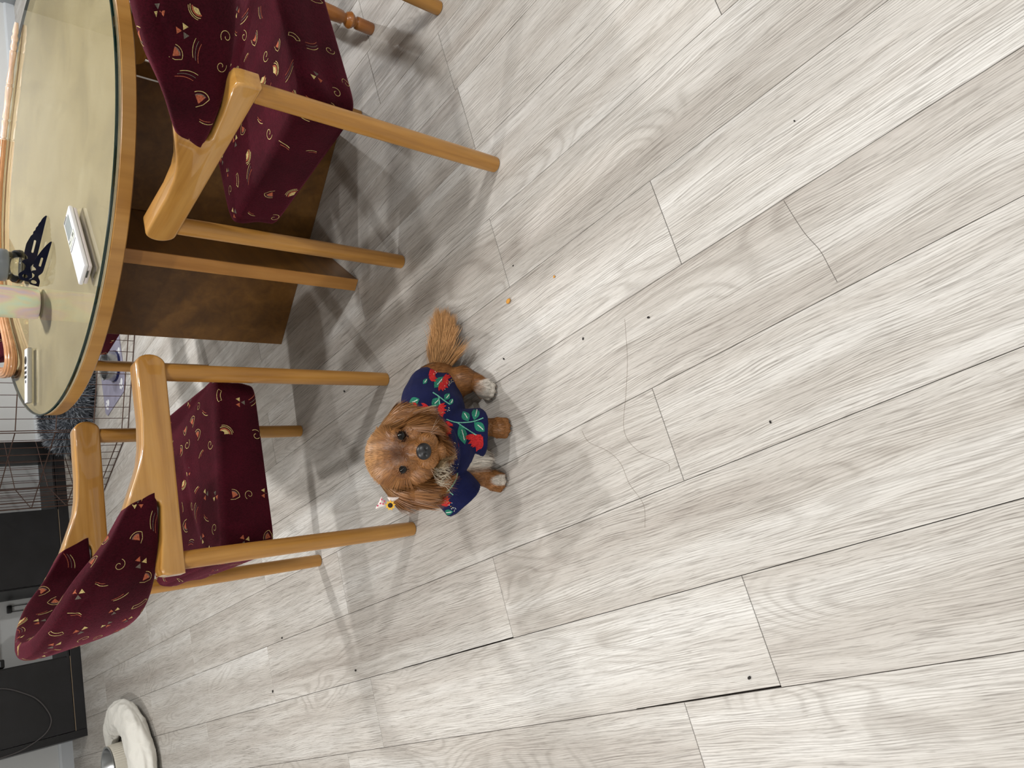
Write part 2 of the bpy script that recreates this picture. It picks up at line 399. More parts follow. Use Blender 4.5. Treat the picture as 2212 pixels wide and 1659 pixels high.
table = thing('dining_table', 'round dining table with pale top, honey wood rim and crossed panel pedestal', 'table', (TC.x, TC.y, 0), math.radians(62.5))
def annulus_profile(r, z0, z1, c=0.004): return [(r - c, z0), (r, z0 + c), (r, z1 - c), (r - c, z1)]
rim = MB().lathe([(0.55, 0.722), (TR - 0.05, 0.7135)] + annulus_profile(TR, 0.7135, 0.7475, 0.0025) + [(TR - 0.02, 0.7455), (0.55, 0.7455)], seg=128, closed=True).build('rim', 'table_rim_beech', table, angle=30)
MB().lathe([(0.001, 0.7478), (TR - 0.0015, 0.7478), (TR - 0.0012, 0.7510), (TR - 0.002, 0.7518), (0.001, 0.7518)], seg=128).build('top_panel', 'pale_maple_top', table, angle=30)
pa = MB().box((0, 0, 0.3575), (1.16, 0.038, 0.712), bev=0.002).build('pedestal_panel', 'pedestal_veneer', table, smooth=False)
for s in (-1, 1):
    MB().box((s * 0.583 - s * 0.0005, 0, 0.3575), (0.006, 0.0382, 0.712), bev=0.001).build('edge_band', 'pedestal_edge', pa, smooth=False)
for s in (-1, 1):
    for q in (-1, 1):
        hl = 0.175 if (s > 0 and q > 0) else 0.368
        MB().box((s * 0.2075, q * (0.0195 + hl / 2), 0.35), (0.036, hl, 0.70), bev=0.002).build('pedestal_panel', 'pedestal_veneer', table, smooth=False)
        MB().box((s * 0.245, q * (0.03 + hl * 0.45), 0.695), (0.038, hl * 0.8, 0.036), bev=0.003).build('top_rail', 'pedestal_edge', table, smooth=False)

gl = MB()
gl.lathe([(0.001, 0.7525), (TR - 0.003, 0.7525)], seg=128); gl.lathe([(0.001, TZ), (TR - 0.0025, TZ)], seg=128)
gl.f = [f for f in gl.f if len(f) == 4]; gl.m = [0] * len(gl.f)
o_ = len(gl.v); prof = [(TR - 0.003, 0.7525), (TR + 0.0005, 0.7535), (TR + 0.0005, TZ - 0.0012), (TR - 0.0025, TZ)]
e_ = MB(); e_.lathe(prof, seg=128); e_.f = [f for f in e_.f if len(f) == 4]
gl.v += e_.v; gl.f += [tuple(i + o_ for i in f) for f in e_.f]; gl.m += [1] * len(e_.f)
gs = gl.build('glass_table_cover', ['clear_sheet_glass', 'green_glass_edge'], smooth=True, angle=30, loc=(TC.x, TC.y, 0))
tag(gs, 'clear round glass sheet with dark green edge lying on the table', 'glass sheet')

# ================================================================== MOTIFS (woven or printed shapes that hug a surface)
def stroke(pts, wd, taper=False):
    """2-D polyline -> list of quads"""
    pts = [Vector((p[0], p[1])) for p in pts]; q = []; L_, R_ = [], []
    for i, p in enumerate(pts):
        t = (pts[min(i + 1, len(pts) - 1)] - pts[max(i - 1, 0)]).normalized(); n_ = Vector((-t.y, t.x)); k = wd / 2
        if taper: k *= max(0.15, 1 - i / (len(pts) - 1))
        L_.append(p + n_ * k); R_.append(p - n_ * k)
    for i in range(len(pts) - 1): q.append([L_[i], R_[i], R_[i + 1], L_[i + 1]])
    return q
def arc(cx, cy, r, a0, a1, n=8): return [(cx + r * math.cos(a0 + (a1 - a0) * i / n), cy + r * math.sin(a0 + (a1 - a0) * i / n)) for i in range(n + 1)]
def blob(outline, n=3):
    """filled outline -> quads between centre and rim (n rings) """
    c = Vector((sum(p[0] for p in outline) / len(outline), sum(p[1] for p in outline) / len(outline))); q = []; P_ = [Vector((p[0], p[1])) for p in outline]; m = len(P_)
    for r in range(n):
        a, b = r / n, (r + 1) / n
        for i in range(m):
            j = (i + 1) % m; A, B = c + (P_[i] - c) * a, c + (P_[j] - c) * a; C_, D = c + (P_[j] - c) * b, c + (P_[i] - c) * b
            q.append([D, C_, B, A] if r else [D, C_, c])
    return q
def leafshape(x0, y0, x1, y1, wd, n=8, sharp=1.0):
    a = Vector((x0, y0)); b = Vector((x1, y1)); d = b - a; nn = Vector((-d.y, d.x)).normalized(); o = []
    for i in range(n + 1):
        t = i / n; o.append(a + d * t + nn * wd / 2 * math.sin(PI * t ** sharp))
    for i in range(n - 1, 0, -1):
        t = i / n; o.append(a + d * t - nn * wd / 2 * math.sin(PI * t ** sharp))
    return [(p.x, p.y) for p in o]
def motif_set(kind):
    """-> [(material index, quads)] in millimetres"""
    o = []
    if kind == 0:                                          # three little triangles round a point
        for mi, a in ((1, 0.4), (2, 2.5), (3, 4.6)):
            c = Vector((8 * math.cos(a), 8 * math.sin(a))); d = Vector((math.cos(a), math.sin(a))); n_ = Vector((-d.y, d.x))
            o.append((mi, blob([tuple(c - d * 6), tuple(c + d * 5 + n_ * 6.5), tuple(c + d * 5 - n_ * 6.5)], 1)))
    elif kind == 1:                                        # curl
        pts = [((3 + 2.6 * t) * math.cos(1.5 * t), (3 + 2.6 * t) * math.sin(1.5 * t)) for t in np.linspace(0, 4.6, 22)]
        o.append((1, stroke(pts, 1.35)))
    elif kind == 2:                                        # fan with double outline
        f1 = arc(0, 0, 15, 0.3, 1.75, 7) + [(0, -4)]
        o.append((2, blob(f1, 2))); o.append((3, stroke(arc(0, 0, 15, 0.3, 1.75, 7), 3.0))); o.append((1, stroke(arc(0, 0, 21, -0.05, 1.7, 9), 1.4))); o.append((1, stroke([(21, -1), (8, -8), (-6, -9)], 1.4)))
    elif kind == 3:                                        # pair of arcs
        o.append((1, stroke(arc(0, -30, 38, 1.1, 1.95, 8), 1.6))); o.append((2, stroke(arc(4, -36, 38, 1.15, 1.8, 7), 1.4)))
    elif kind == 4:                                        # boat shape: half disc and curved edge, cream and rust
        o.append((1, blob(arc(0, 0, 12, 0.0, 2.2, 7) + [(0, 0)], 2))); o.append((2, stroke(arc(0, 0, 14, -0.1, 2.3, 8), 3))); o.append((1, stroke(arc(0, 0, 19, -0.1, 2.0, 8), 1.6))); o.append((1, stroke(arc(0, 0, 23, 0.1, 1.7, 8), 1.4)))
    elif kind == 5:                                        # three long thin arcs
        for i, mi in enumerate((2, 3, 1)): o.append((mi, stroke(arc(-50 + 7 * i, -4 * i, 52, -0.38, 0.42, 9), 1.3)))
    elif kind == 6:                                        # bent band
        o.append((1, stroke(arc(0, -24, 34, 0.9, 2.0, 8) + arc(0, -24, 24, 2.0, 0.9, 8) + [arc(0, -24, 34, 0.9, 2.0, 8)[0]], 1.5)))
    return o
def press(mb, bvh, motif, c, n, up, scale=0.001, off=0.0005, maxd=0.03, dirn=None):
    """lay a flat motif on the surface held by bvh, round point c"""
    n = n.normalized(); up = (up - n * up.dot(n)).normalized(); rt = up.cross(n)
    for mi, quads in motif:
        for q in quads:
            vs = []; ok = True
            for p in q:
                w_ = c + rt * p[0] * scale + up * p[1] * scale
                if dirn is None:
                    hit, hn, _, _ = bvh.find_nearest(w_, maxd)
                    if hit is not None and hn.dot(n) < 0.15: ok = False
                else:
                    hit, hn, _, _ = bvh.ray_cast(w_ - dirn * 0.25, dirn, 0.5)
                    if hit is not None and hn.dot(dirn) > 0: hn = -hn
                    if hit is not None and (hit - w_).length > 0.13: ok = False
                if hit is None: ok = False; break
                vs.append(hit + hn * off)
            if not ok: continue
            if any((vs[i] - vs[i - 1]).length > 0.02 for i in range(len(vs))): continue
            mb.add(vs, [tuple(range(len(vs)))], mi)
def scatter_motifs(mb, spacing, seed, keep=lambda p, n: True, zf=None):
    r = random.Random(seed); bvh = BVHTree.FromPolygons([Vector(v) for v in mb.v], mb.f)
    me = bpy.data.meshes.new('tmp'); me.from_pydata(mb.v, [], mb.f); me.update()
    areas = [p.area for p in me.polygons]; cen = [(p.center.copy(), p.normal.copy()) for p in me.polygons]
    bpy.data.meshes.remove(me)
    idx = r.choices(range(len(cen)), weights=areas, k=4000); done = []; kinds = [0, 1, 2, 3, 0, 4, 1, 5, 3, 6, 0, 2]; kk = 0
    for i in idx:
        p, n = cen[i]
        hit, hn, _, _ = bvh.find_nearest(p + n * 0.001)
        if any((p - d).length < spacing for d in done) or not keep(p, n): continue
        done.append(p); a = r.random() * 2 * PI
        up = Vector((math.cos(a), math.sin(a), 0.3 * math.sin(3 * a))); 
        if abs(up.normalized().dot(n)) > 0.9: up = Vector((0, 0, 1)) if abs(n.z) < 0.8 else Vector((1, 0, 0))
        press(mb, bvh, motif_set(kinds[kk % len(kinds)]), p, n, up, 0.00094 * (0.85 + 0.3 * r.random())); kk += 1

# ================================================================== ARMCHAIRS
FAB = ['burgundy_chenille', 'cream_thread', 'rust_thread', 'grey_thread']
def super2(a, e):
    c, s = math.cos(a), math.sin(a); return math.copysign(abs(c) ** e, c), math.copysign(abs(s) ** e, s)
def ss_(a, b, x): t = min(1, max(0, (x - a) / (b - a))); return t * t * (3 - 2 * t)
def make_chair():
    t = thing('dining_armchair', '', 'chair')
    # legs
    for x in (0.2245, -0.2245):
        for y in (0.274, -0.274):
            MB().lathe([(0.0165, 0.0), (0.0195, 0.002), (0.0203, 0.05), (0.0208, 0.3), (0.0208, 0.60), (0.0205, 0.634), (0.0185, 0.640), (0.0185, 0.655)], (0, 0, 0), seg=28).build('leg', 'beech_leg', t, loc=(x, y, 0))
    # arms: side profile cut from a board, forked where the back cushion sits
    prof = [(0.236 + 0.0265 * math.cos(t_), 0.672 + 0.0335 * math.sin(t_)) for t_ in np.linspace(-PI / 2, PI / 2, 13)] + [(0.17, 0.7055), (0.10, 0.705), (0.04, 0.709), (0.0, 0.7165), (-0.03, 0.7265), (-0.06, 0.738), (-0.098, 0.752), (-0.108, 0.752),
            (-0.088, 0.690), (-0.092, 0.682), (-0.102, 0.679), (-0.17, 0.683), (-0.238, 0.691), (-0.2515, 0.6865), (-0.255, 0.674), (-0.255, 0.6385)]
    for s in (1, -1):
        mb = MB().prism(prof, s * 0.274 - 0.0225, s * 0.274 + 0.0225, bev=0.0125, seg=5)
        # seen from above the arm swells towards the front and bows a little outwards
        vs = []
        for x, y, z in mb.v:
            k = 1.0 + 0.13 * max(0, min(1, (x + 0.05) / 0.25)); yy = s * 0.274 + (y - s * 0.274) * k + s * 0.006 * math.cos(x * 6.0); vs.append((x, yy, z))
        mb.v = vs; mb.build('arm', 'beech_arm', t, angle=52)
    # seat: domed pad with soft folds
    hx0, hx1, hy = -0.238, 0.229, 0.2515
    def seat_f(i, j):
        # j goes round the rim, i from the underside centre up the tall side and over to the crown
        a = 2 * PI * j; cx, cy = super2(a, 0.13); mx = (hx0 + hx1) / 2; wx = (hx1 - hx0) / 2; top = 0.0
        if i < 0.10: r, f = i / 0.10 * 0.94, 0.0
        elif i < 0.50: q = (i - 0.10) / 0.40; r, f = 0.955 + 0.045 * math.sin(q * PI * 0.5), 0.86 * q
        elif i < 0.64: q = (i - 0.50) / 0.14 * PI / 2; r, f = 1.0 - 0.075 * (1 - math.cos(q)), 0.86 + 0.14 * math.sin(q)
        else: q = (i - 0.64) / 0.36; r, f, top = 0.925 * (1 - q), 1.0, 1 - (1 - q) ** 2
        x, y = mx + wx * cx * r, hy * cy * r
        for lx in (0.2245, -0.2245): y *= 1 - 0.022 * math.exp(-((x - lx) / 0.03) ** 2)                     # narrower where it passes the legs
        z = 0.394 + f * (0.519 - 0.06 * x - 0.394) + top * 0.012
        if i > 0.64: z += 0.003 * math.sin(x * 11 + 4 * y) * top + 0.005 * math.exp(-((y + 0.09 - 0.30 * x) / 0.016) ** 2) * top - 0.004 * math.exp(-((y + 0.05 - 0.30 * x) / 0.014) ** 2) * top
        elif 0.12 < i < 0.6: x += 0.0025 * math.sin(31 * y + 2 * z * 40) * cx; y += 0.0022 * math.sin(27 * x + 55 * z) * cy
        return (x, y, z)
    mb = MB().grid(seat_f, 52, 128, wrap_v=True)
    scatter_motifs(mb, 0.043, 3, keep=lambda p, n: p.z > 0.405)
    mb.build('seat', FAB, t, angle=60, fix=False)
    # back: a thick pad bent in a U round the sitter
    NA_, NB_ = 96, 56
    def back_f(i, j):
        e = 0.022; ii = min(max((i - e) / (1 - 2 * e), 0), 1)
        a = (ii - 0.5) * PI; sa, ca = math.sin(a), math.cos(a)
        shrink = 1.0
        if i < e: shrink = math.sqrt(max(0.0, 1 - ((e - i) / e) ** 2))
        if i > 1 - e: shrink = math.sqrt(max(0.0, 1 - ((i - 1 + e) / e) ** 2))
        th = 0.056 + 0.004 * ca
        mxp = Vector((-0.078 - 0.232 * ca ** 0.9, 0.2755 * math.copysign(abs(sa) ** 0.85, sa), 0))
        n_ = Vector((-0.2655 * ca, 0.222 * sa, 0)); n_ = Vector((-abs(ca) * 0.26, 0.235 * sa, 0)).normalized()
        zt = 0.752 + 0.146 * max(0, ca) ** 0.8; zb = 0.686 - 0.006 * ca
        cb, sb = super2(2 * PI * j, 0.52 - 0.17 * abs(sa) ** 6)
        z = (zt + zb) / 2 + (zt - zb) / 2 * sb * (0.35 + 0.65 * shrink); off = th / 2 * cb * shrink
        if cb > 0.6 and abs(z - (zt - 0.034)) < 0.004: off -= 0.0035                      # seam under the top roll
        if cb < -0.3: off -= -0.006 * math.cos(sb * 1.4)                                   # inside slightly hollow
        lean = (z - 0.68) * 0.16 * (0.25 + 0.75 * ca)
        endx = 0.012 * (1 - shrink) if (i < e or i > 1 - e) else 0
        P_ = mxp + n_ * (off + lean); return (P_.x + endx + (0.010 - (z - 0.684) * 0.45) * abs(sa) ** 10, P_.y, z)
    mb = MB().grid(back_f, NA_, NB_, wrap_v=True, cap=True)
    scatter_motifs(mb, 0.044, 11, keep=lambda p, n: True)
    mb.build('backrest', FAB, t, angle=60, fix=False)
    return t
G_ = 'burgundy armchairs round the table'
ch = make_chair(); ch['group'] = G_
ch.location = (-0.302, 2.064, 0); ch.rotation_euler = (0, 0, math.radians(20.06)); ch['label'] = 'burgundy patterned armchair with honey wood arms just beyond the dog'
dup(ch, (0.695, 1.750, 0), math.radians(117.65), 'burgundy patterned armchair pushed in at the near side of the round table, back to camera')
dup(ch, (0.37, 3.15, 0), math.radians(-63.6), 'burgundy patterned armchair half hidden behind the round table')

# ================================================================== CHAIR WITH TURNED LEGS (only one foot comes into the picture)
mat_wood('turned_beech', srgb(128, 70, 22), srgb(166, 102, 44), srgb(186, 126, 62), rough=0.35, coat=0.4, axis='z', coat_r=0.12)
tc = thing('spindle_chair', 'brown wooden chair with turned legs at the right edge, behind the burgundy chair', 'chair', (1.093, 2.018, 0), math.radians(-20))
tprof = [(0.0165, 0.0), (0.0185, 0.003), (0.0195, 0.05), (0.0185, 0.056), (0.0145, 0.060), (0.0145, 0.065), (0.0205, 0.070), (0.0255, 0.080), (0.0205, 0.091), (0.0145, 0.096), (0.0150, 0.102), (0.0195, 0.107), (0.0215, 0.14), (0.0235, 0.24), (0.0215, 0.34), (0.0155, 0.36), (0.0195, 0.37), (0.0195, 0.432)]
for x, y in ((0, 0), (0.36, 0), (0, 0.36), (0.36, 0.36)): MB().lathe(tprof, seg=28).build('leg', 'turned_beech', tc, loc=(x, y, 0))
MB().box((0.18, 0.18, 0.45), (0.43, 0.43, 0.036), bev=0.012).build('seat', 'turned_beech', tc)
for y in (0.02, 0.18, 0.34): MB().tube([(0.36, y, 0.465), (0.41, y, 0.86)], 0.011, 12).build('spindle', 'turned_beech', tc)
MB().box((0.415, 0.18, 0.88), (0.026, 0.44, 0.07), bev=0.01).build('top_rail', 'turned_beech', tc)

# ================================================================== THINGS ON THE TABLE
def pastel():
    m, nt, b = new_mat('pastel_iridescent')
    v = obj_coord(nt, (1, 1, 0.7)); n1 = noise(nt, v, 13, 2, 0.45, 1.2)
    c = ramp(nt, n1, [(0.28, srgb(206, 232, 214)), (0.42, srgb(226, 226, 190)), (0.52, srgb(232, 206, 196)), (0.62, srgb(214, 200, 222)), (0.75, srgb(236, 168, 152))]).outputs[0]
    L(nt, c, b.inputs['Base Color']); setin(b, Roughness=0.32); b.inputs['Coat Weight'].default_value = 0.3; return m
pastel()
cup = thing('tumbler', 'pastel marbled tumbler standing on the glass table', 'tumbler', (0.196, 2.581, TZ))
MB().lathe([(0.001, 0.0005), (0.038, 0.0005), (0.0445, 0.004), (0.0465, 0.010), (0.0468, 0.15), (0.0462, 0.152), (0.0440, 0.150), (0.0438, 0.008), (0.001, 0.006)], seg=56).build('body', 'pastel_iridescent', cup)
flat_mat('smoke_plastic', srgb(112, 118, 124), 0.3)
MB().lathe([(0.0438, 0.143), (0.0485, 0.146), (0.0485, 0.163), (0.046, 0.166), (0.001, 0.166)], seg=56).build('lid', 'smoke_plastic', cup)

m_, nt_, b_ = new_mat('jar_glass'); gl_ = N(nt_, 'ShaderNodeBsdfGlossy'); gl_.inputs['Roughness'].default_value = 0.03; tr_ = N(nt_, 'ShaderNodeBsdfTransparent'); tr_.inputs[0].default_value = (0.96, 0.965, 0.94, 1)
lw_ = N(nt_, 'ShaderNodeFresnel'); lw_.inputs[0].default_value = 1.7; mx_ = N(nt_, 'ShaderNodeMixShader'); L(nt_, lw_.outputs[0], mx_.inputs[0]); L(nt_, tr_.outputs[0], mx_.inputs[1]); L(nt_, gl_.outputs[0], mx_.inputs[2])
L(nt_, mx_.outputs[0], nt_.nodes['Material Output'].inputs[0]); nt_.nodes.remove(b_)
jar = thing('glass_jar', 'clear glass jar with grey lid behind the pastel tumbler', 'jar', (0.325, 2.800, TZ))
MB().lathe([(0.001, 0.0005), (0.044, 0.0005), (0.052, 0.006), (0.0535, 0.014), (0.0500, 0.030), (0.0440, 0.036), (0.0450, 0.050), (0.0425, 0.050), (0.0415, 0.037), (0.0470, 0.029), (0.0505, 0.015), (0.046, 0.007), (0.001, 0.005)], seg=48).build('body', 'jar_glass', jar)
MB().lathe([(0.0470, 0.046), (0.0500, 0.049), (0.0505, 0.064), (0.0475, 0.070), (0.046, 0.078), (0.001, 0.080)], seg=48).build('lid', 'smoke_plastic', jar)

# two dark blue slotted blades standing on their straight edge against the jar
flat_mat('blue_black_steel', srgb(16, 20, 46), 0.22, metal=0.6)
def slotted(name, label, a, b, h, teeth):
    A, B = Vector((a[0], a[1], 0)), Vector((b[0], b[1], 0)); d = B - A; ln = d.length; t = d.normalized()
    o = thing(name, label, 'blade', (A.x, A.y, TZ + 0.0005), math.atan2(t.y, t.x), 'slotted blades by the tumbler')
    # outline in the blade's own plane: x along it, y up; slot and finger hole cut out by bridging
    top = []; n = 30
    for i in range(n + 1):
        s = i / n
        y = h * (0.10 + 0.90 * min(1, (s / 0.46)) ** 0.75) if s < 0.46 else h
        if 0.62 < s < 0.66: y = h * 0.70
        elif s >= 0.66: y = h * (0.62 + 0.5 * math.exp(-((s - 0.72) / 0.03) ** 2) + 0.45 * math.exp(-((s - 0.93) / 0.07) ** 2))
        if teeth and 0.06 < s < 0.34 and i % 2: y *= 0.90
        top.append((s * ln, y))
    bot = [(s * ln, (0.0 if s < 0.66 else h * 0.30 * math.exp(-((s - 0.78) / 0.07) ** 2))) for s in np.linspace(0, 1, n + 1)]
    bm = bmesh.new(); th = 0.0012
    outl = [bm.verts.new((x, 0, y)) for x, y in bot] + [bm.verts.new((x, 0, y)) for x, y in top[::-1]]
    slot = []
    for k in range(16):
        an = 2 * PI * k / 16; cx = 0.47 * ln + (0.085 * ln if math.cos(an) > 0 else -0.085 * ln); slot.append(bm.verts.new((cx + 0.0028 * math.cos(an), 0, h * 0.42 + 0.0028 * math.sin(an))))
    hole = [bm.verts.new((0.93 * ln + 0.0075 * math.cos(2 * PI * k / 14), 0, h * 0.55 + 0.0075 * math.sin(2 * PI * k / 14))) for k in range(14)]
    ed = []
    for loop in (outl, slot, hole):
        for i in range(len(loop)):
            if (loop[i].co - loop[(i + 1) % len(loop)].co).length > 1e-6: ed.append(bm.edges.new((loop[i], loop[(i + 1) % len(loop)])))
    bmesh.ops.triangle_fill(bm, edges=ed, use_beauty=True)
    g = bmesh.ops.solidify(bm, geom=list(bm.faces), thickness=th)
    bmesh.ops.recalc_face_normals(bm, faces=bm.faces)
    me = bpy.data.meshes.new('blade'); bm.to_mesh(me); bm.free(); me.materials.append(MATS['blue_black_steel'])
    p = bpy.data.objects.new('blade', me); COL.objects.link(p); p.parent = o; p.rotation_euler = (math.radians(18), 0, 0)
    return o
slotted('slotted_blade', 'longer dark blue slotted blade with saw teeth, nearer the jar', (0.446, 2.508), (0.268, 2.690), 0.034, True)
slotted('slotted_blade', 'shorter dark blue slotted blade beside the white remote', (0.363, 2.440), (0.247, 2.585), 0.028, False)

flat_mat('remote_white', srgb(232, 233, 238), 0.4); flat_mat('remote_side', srgb(214, 206, 204), 0.45); flat_mat('lcd_grey', srgb(150, 158, 158), 0.25); flat_mat('button_grey', srgb(196, 200, 190), 0.5); flat_mat('print_dark', srgb(70, 74, 70), 0.5); flat_mat('black_plastic', srgb(16, 16, 18), 0.35)
rc = thing('remote_control', 'white air conditioner remote with grey screen lying on the glass table', 'remote', (0.318, 2.122, TZ + 0.0005), math.radians(44.0))
MB().box((0, 0, 0.0055), (0.232, 0.060, 0.010), bev=0.004).build('back_shell', 'remote_side', rc)
MB().box((0, 0, 0.0155), (0.236, 0.064, 0.0105), bev=0.0035).build('front_shell', 'remote_white', rc)
MB().box((0.068, 0.003, 0.0212), (0.062, 0.038, 0.0012), bev=0.0004).build('screen', 'lcd_grey', rc)
MB().box((0.108, 0.012, 0.0210), (0.005, 0.026, 0.0010), bev=0.0003).build('sensor_slot', 'print_dark', rc)
MB().box((0.018, -0.014, 0.0212), (0.024, 0.022, 0.0016), bev=0.0006).build('button', 'button_grey', rc)
MB().box((0.018, 0.014, 0.0212), (0.024, 0.022, 0.0016), bev=0.0006).build('button', 'button_grey', rc)
for i, (x, y) in enumerate(((0.022, -0.014), (0.015, -0.016), (0.021, 0.014))): MB().box((x, y, 0.0222), (0.003, 0.010, 0.0006)).build('button_print', 'print_dark', rc, smooth=False)
MB().box((-0.004, 0.0, 0.0210), (0.0018, 0.048, 0.0008)).build('printed_line', 'print_dark', rc, smooth=False)
MB().box((-0.1178, -0.004, 0.0085), (0.0016, 0.020, 0.003)).build('end_slot', 'print_dark', rc, smooth=False)
flat_mat('silver_plastic', srgb(170, 168, 160), 0.3, metal=0.3)
tv = thing('remote_control', 'slim white remote with black round buttons near the table edge', 'remote', (-0.018, 2.648, TZ + 0.0005), math.radians(8))
MB().box((0, 0, 0.0065), (0.166, 0.036, 0.012), bev=0.0025).build('shell', 'silver_plastic', tv)
MB().box((0, 0.0, 0.0133), (0.164, 0.034, 0.0022), bev=0.0008).build('face', 'remote_white', tv)
MB().lathe([(0.0001, 0.0), (0.0125, 0.0), (0.0125, 0.0012), (0.0001, 0.0014)], seg=28).build('ring_button', 'black_plastic', tv, loc=(0.047, 0, 0.0142))
for x, y in ((0.024, 0.007), (0.024, -0.007), (0.010, 0.007), (0.010, -0.007), (-0.004, 0.007), (-0.004, -0.007), (-0.018, 0.0)):
    MB().lathe([(0.0001, 0.0), (0.0048, 0.0), (0.0048, 0.0012), (0.0001, 0.0014)], seg=18).build('button', 'black_plastic', tv, loc=(x, y, 0.0142))
MB().box((0.0826, 0.0, 0.0066), (0.0016, 0.034, 0.0095), bev=0.0003).build('sensor_end', 'black_plastic', tv)

# bent rod: fluted bow and crook, turned spindle at the far end
mat_wood('rod_wood', srgb(150, 96, 58), srgb(196, 142, 100), srgb(216, 168, 128), rough=0.3, coat=0.5, axis='x', coat_r=0.1)
mat_wood('spindle_wood', srgb(196, 160, 138), srgb(222, 194, 176), srgb(236, 214, 200), rough=0.28, coat=0.6, axis='x', coat_r=0.08)
rod = thing('bent_rod', 'bent fluted wooden rod with turned spindle end lying on the far side of the table', 'rod', (0, 0, TZ))
ctr = catmull([(0.80, 3.131, 0), (0.66, 3.175, 0), (0.50, 3.185, 0), (0.36, 3.150, 0), (0.25, 3.090, 0), (0.168, 3.010, 0), (0.100, 2.920, 0), (0.055, 2.862, 0), (0.020, 2.850, 0), (-0.006, 2.885, 0), (-0.012, 2.96, 0), (-0.012, 3.05, 0)], 7)
rr_ = [0.0105 + 0.0065 * min(1, max(0, (i / (len(ctr) - 1) - 0.25) / 0.4)) for i in range(len(ctr))]
MB().tube([p + Vector((0, 0, r + 0.001)) for p, r in zip(ctr, rr_)], rr_, 42, flat=(0.07, 14)).build('fluted_rod', 'rod_wood', rod, angle=60)
a_, b_ = Vector((0.80, 3.131, 0.0115)), Vector((1.150, 2.958, 0.0115)); pr = [(0, .0105), (.01, .0105), (.012, .007), (.02, .007), (.024, .0095), (.10, .0085), (.16, .0105), (.17, .0075), (.18, .0075), (.19, .0105), (.28, .0085), (.46, .011), (.47, .008), (.475, .0105), (.485, .008), (.50, .0105), (.62, .0075), (.76, .0105), (.77, .0075), (.80, .0105), (.84, .0075), (.85, .0095), (.875, .0105), (.90, .007), (.92, .009), (.99, .006), (1, .005)]
MB().tube([a_.lerp(b_, t) for t, r in pr], [r for t, r in pr], 20).build('turned_spindle', 'spindle_wood', rod, angle=50)

# ================================================================== TV CONSOLE AND WHAT IS IN IT
m_, nt_, b_ = new_mat('black_laminate'); n_ = noise(nt_, obj_coord(nt_, (1, 1, 1)), 7, 4, 0.6)
L(nt_, ramp(nt_, n_, [(0.3, srgb(20, 20, 22)), (0.7, srgb(30, 30, 33))]).outputs[0], b_.inputs['Base Color']); setin(b_, Roughness=0.42)
bump(nt_, b_, noise(nt_, obj_coord(nt_, (1, 1, 1)), 300, 2), 0.08, 0.0005)
flat_mat('chipped_edge', srgb(150, 130, 106), 0.6)
o3 = UN(0.088, 5.28)
tvc = thing('tv_console', 'low black tv console with plain doors and open bays against the far wall', 'cabinet', (o3.x, o3.y, 0), ROOM_ROT)
def cbox(nm, x0, x1, y0, y1, z0, z1, mat='black_laminate', par=None, bev=0.0015): return MB().box(((x0 + x1) / 2, (y0 + y1) / 2, (z0 + z1) / 2), (x1 - x0, y1 - y0, z1 - z0), bev=bev).build(nm, mat, par or tvc, smooth=False)
CW = 1.83; HT = 0.60
cbox('plinth', 0.042, CW - 0.042, 0.002, 0.34, 0.0, 0.056)
cbox('end_panel', 0.0, 0.041, 0, 0.355, 0.0, HT); cbox('end_panel', CW - 0.041, CW, 0, 0.355, 0.0, HT)
cbox('bottom_board', 0.0415, CW - 0.0415, 0.006, 0.355, 0.060, 0.074)
cbox('edge_strip', 0.0415, 0.465, 0.001, 0.0035, 0.0565, 0.0592, 'chipped_edge', bev=0.0); cbox('edge_strip', 0.91, 1.37, 0.001, 0.0035, 0.0565, 0.0592, 'chipped_edge', bev=0.0)
for x in (0.452, 0.905, 1.362): cbox('divider', x, x + 0.018, 0.02, 0.355, 0.0745, HT)
cbox('top_board', -0.01, CW + 0.01, -0.005, 0.36, HT + 0.0005, HT + 0.026)
for x0, x1 in ((0.044, 0.462), (0.912, 1.372)):
    cbox('cabinet_door', x0, x1, 0.0, 0.0185, 0.062, HT - 0.003)
    cbox('carcass', x0 + 0.02, x1 - 0.02, 0.02, 0.34, 0.08, HT - 0.02)
q = UN(0.583, 5.28) ; dv = thing('media_box', 'small black media box fixed in the open bay of the console', 'media box', (q.x, q.y, 0), ROOM_ROT)
MB().box((0.006, 0.12, 0.44), (0.050, 0.14, 0.13), bev=0.008).build('case', 'black_plastic', dv); MB().box((0.006, 0.0492, 0.44), (0.03, 0.002, 0.09), bev=0.0005).build('front_panel', 'smoke_plastic', dv)
q = UN(0.940, 5.648); ad = thing('power_adapter', 'black plug with two thin cords on the wall behind the console bay', 'power adapter', (q.x, q.y, 0), ROOM_ROT)
MB().box((0, -0.014, 0.285), (0.046, 0.024, 0.026), bev=0.004).build('plug', 'black_plastic', ad)
for x in (-0.017, 0.017): MB().tube([(x, -0.012, 0.275), (x, -0.010, 0.18), (x + 0.003, -0.010, 0.08)], 0.0022, 8).build('cord', 'black_plastic', ad)
flat_mat('grey_cable', srgb(78, 74, 74), 0.5)
cb = thing('cable', 'thin grey cable hanging in a loop in front of the black console', 'cable', (0, 0, 0))
uz = [(0.455, 0.60), (0.455, 0.50), (0.451, 0.414), (0.433, 0.361), (0.401, 0.307), (0.362, 0.253), (0.306, 0.210), (0.235, 0.180), (0.187, 0.188), (0.151, 0.220), (0.121, 0.278), (0.100, 0.345), (0.092, 0.431), (0.09, 0.52), (0.09, 0.618)]
MB().tube(catmull([UN(a, 5.271, b) for a, b in uz], 5), 0.0034, 8).build('cord', 'grey_cable', cb)

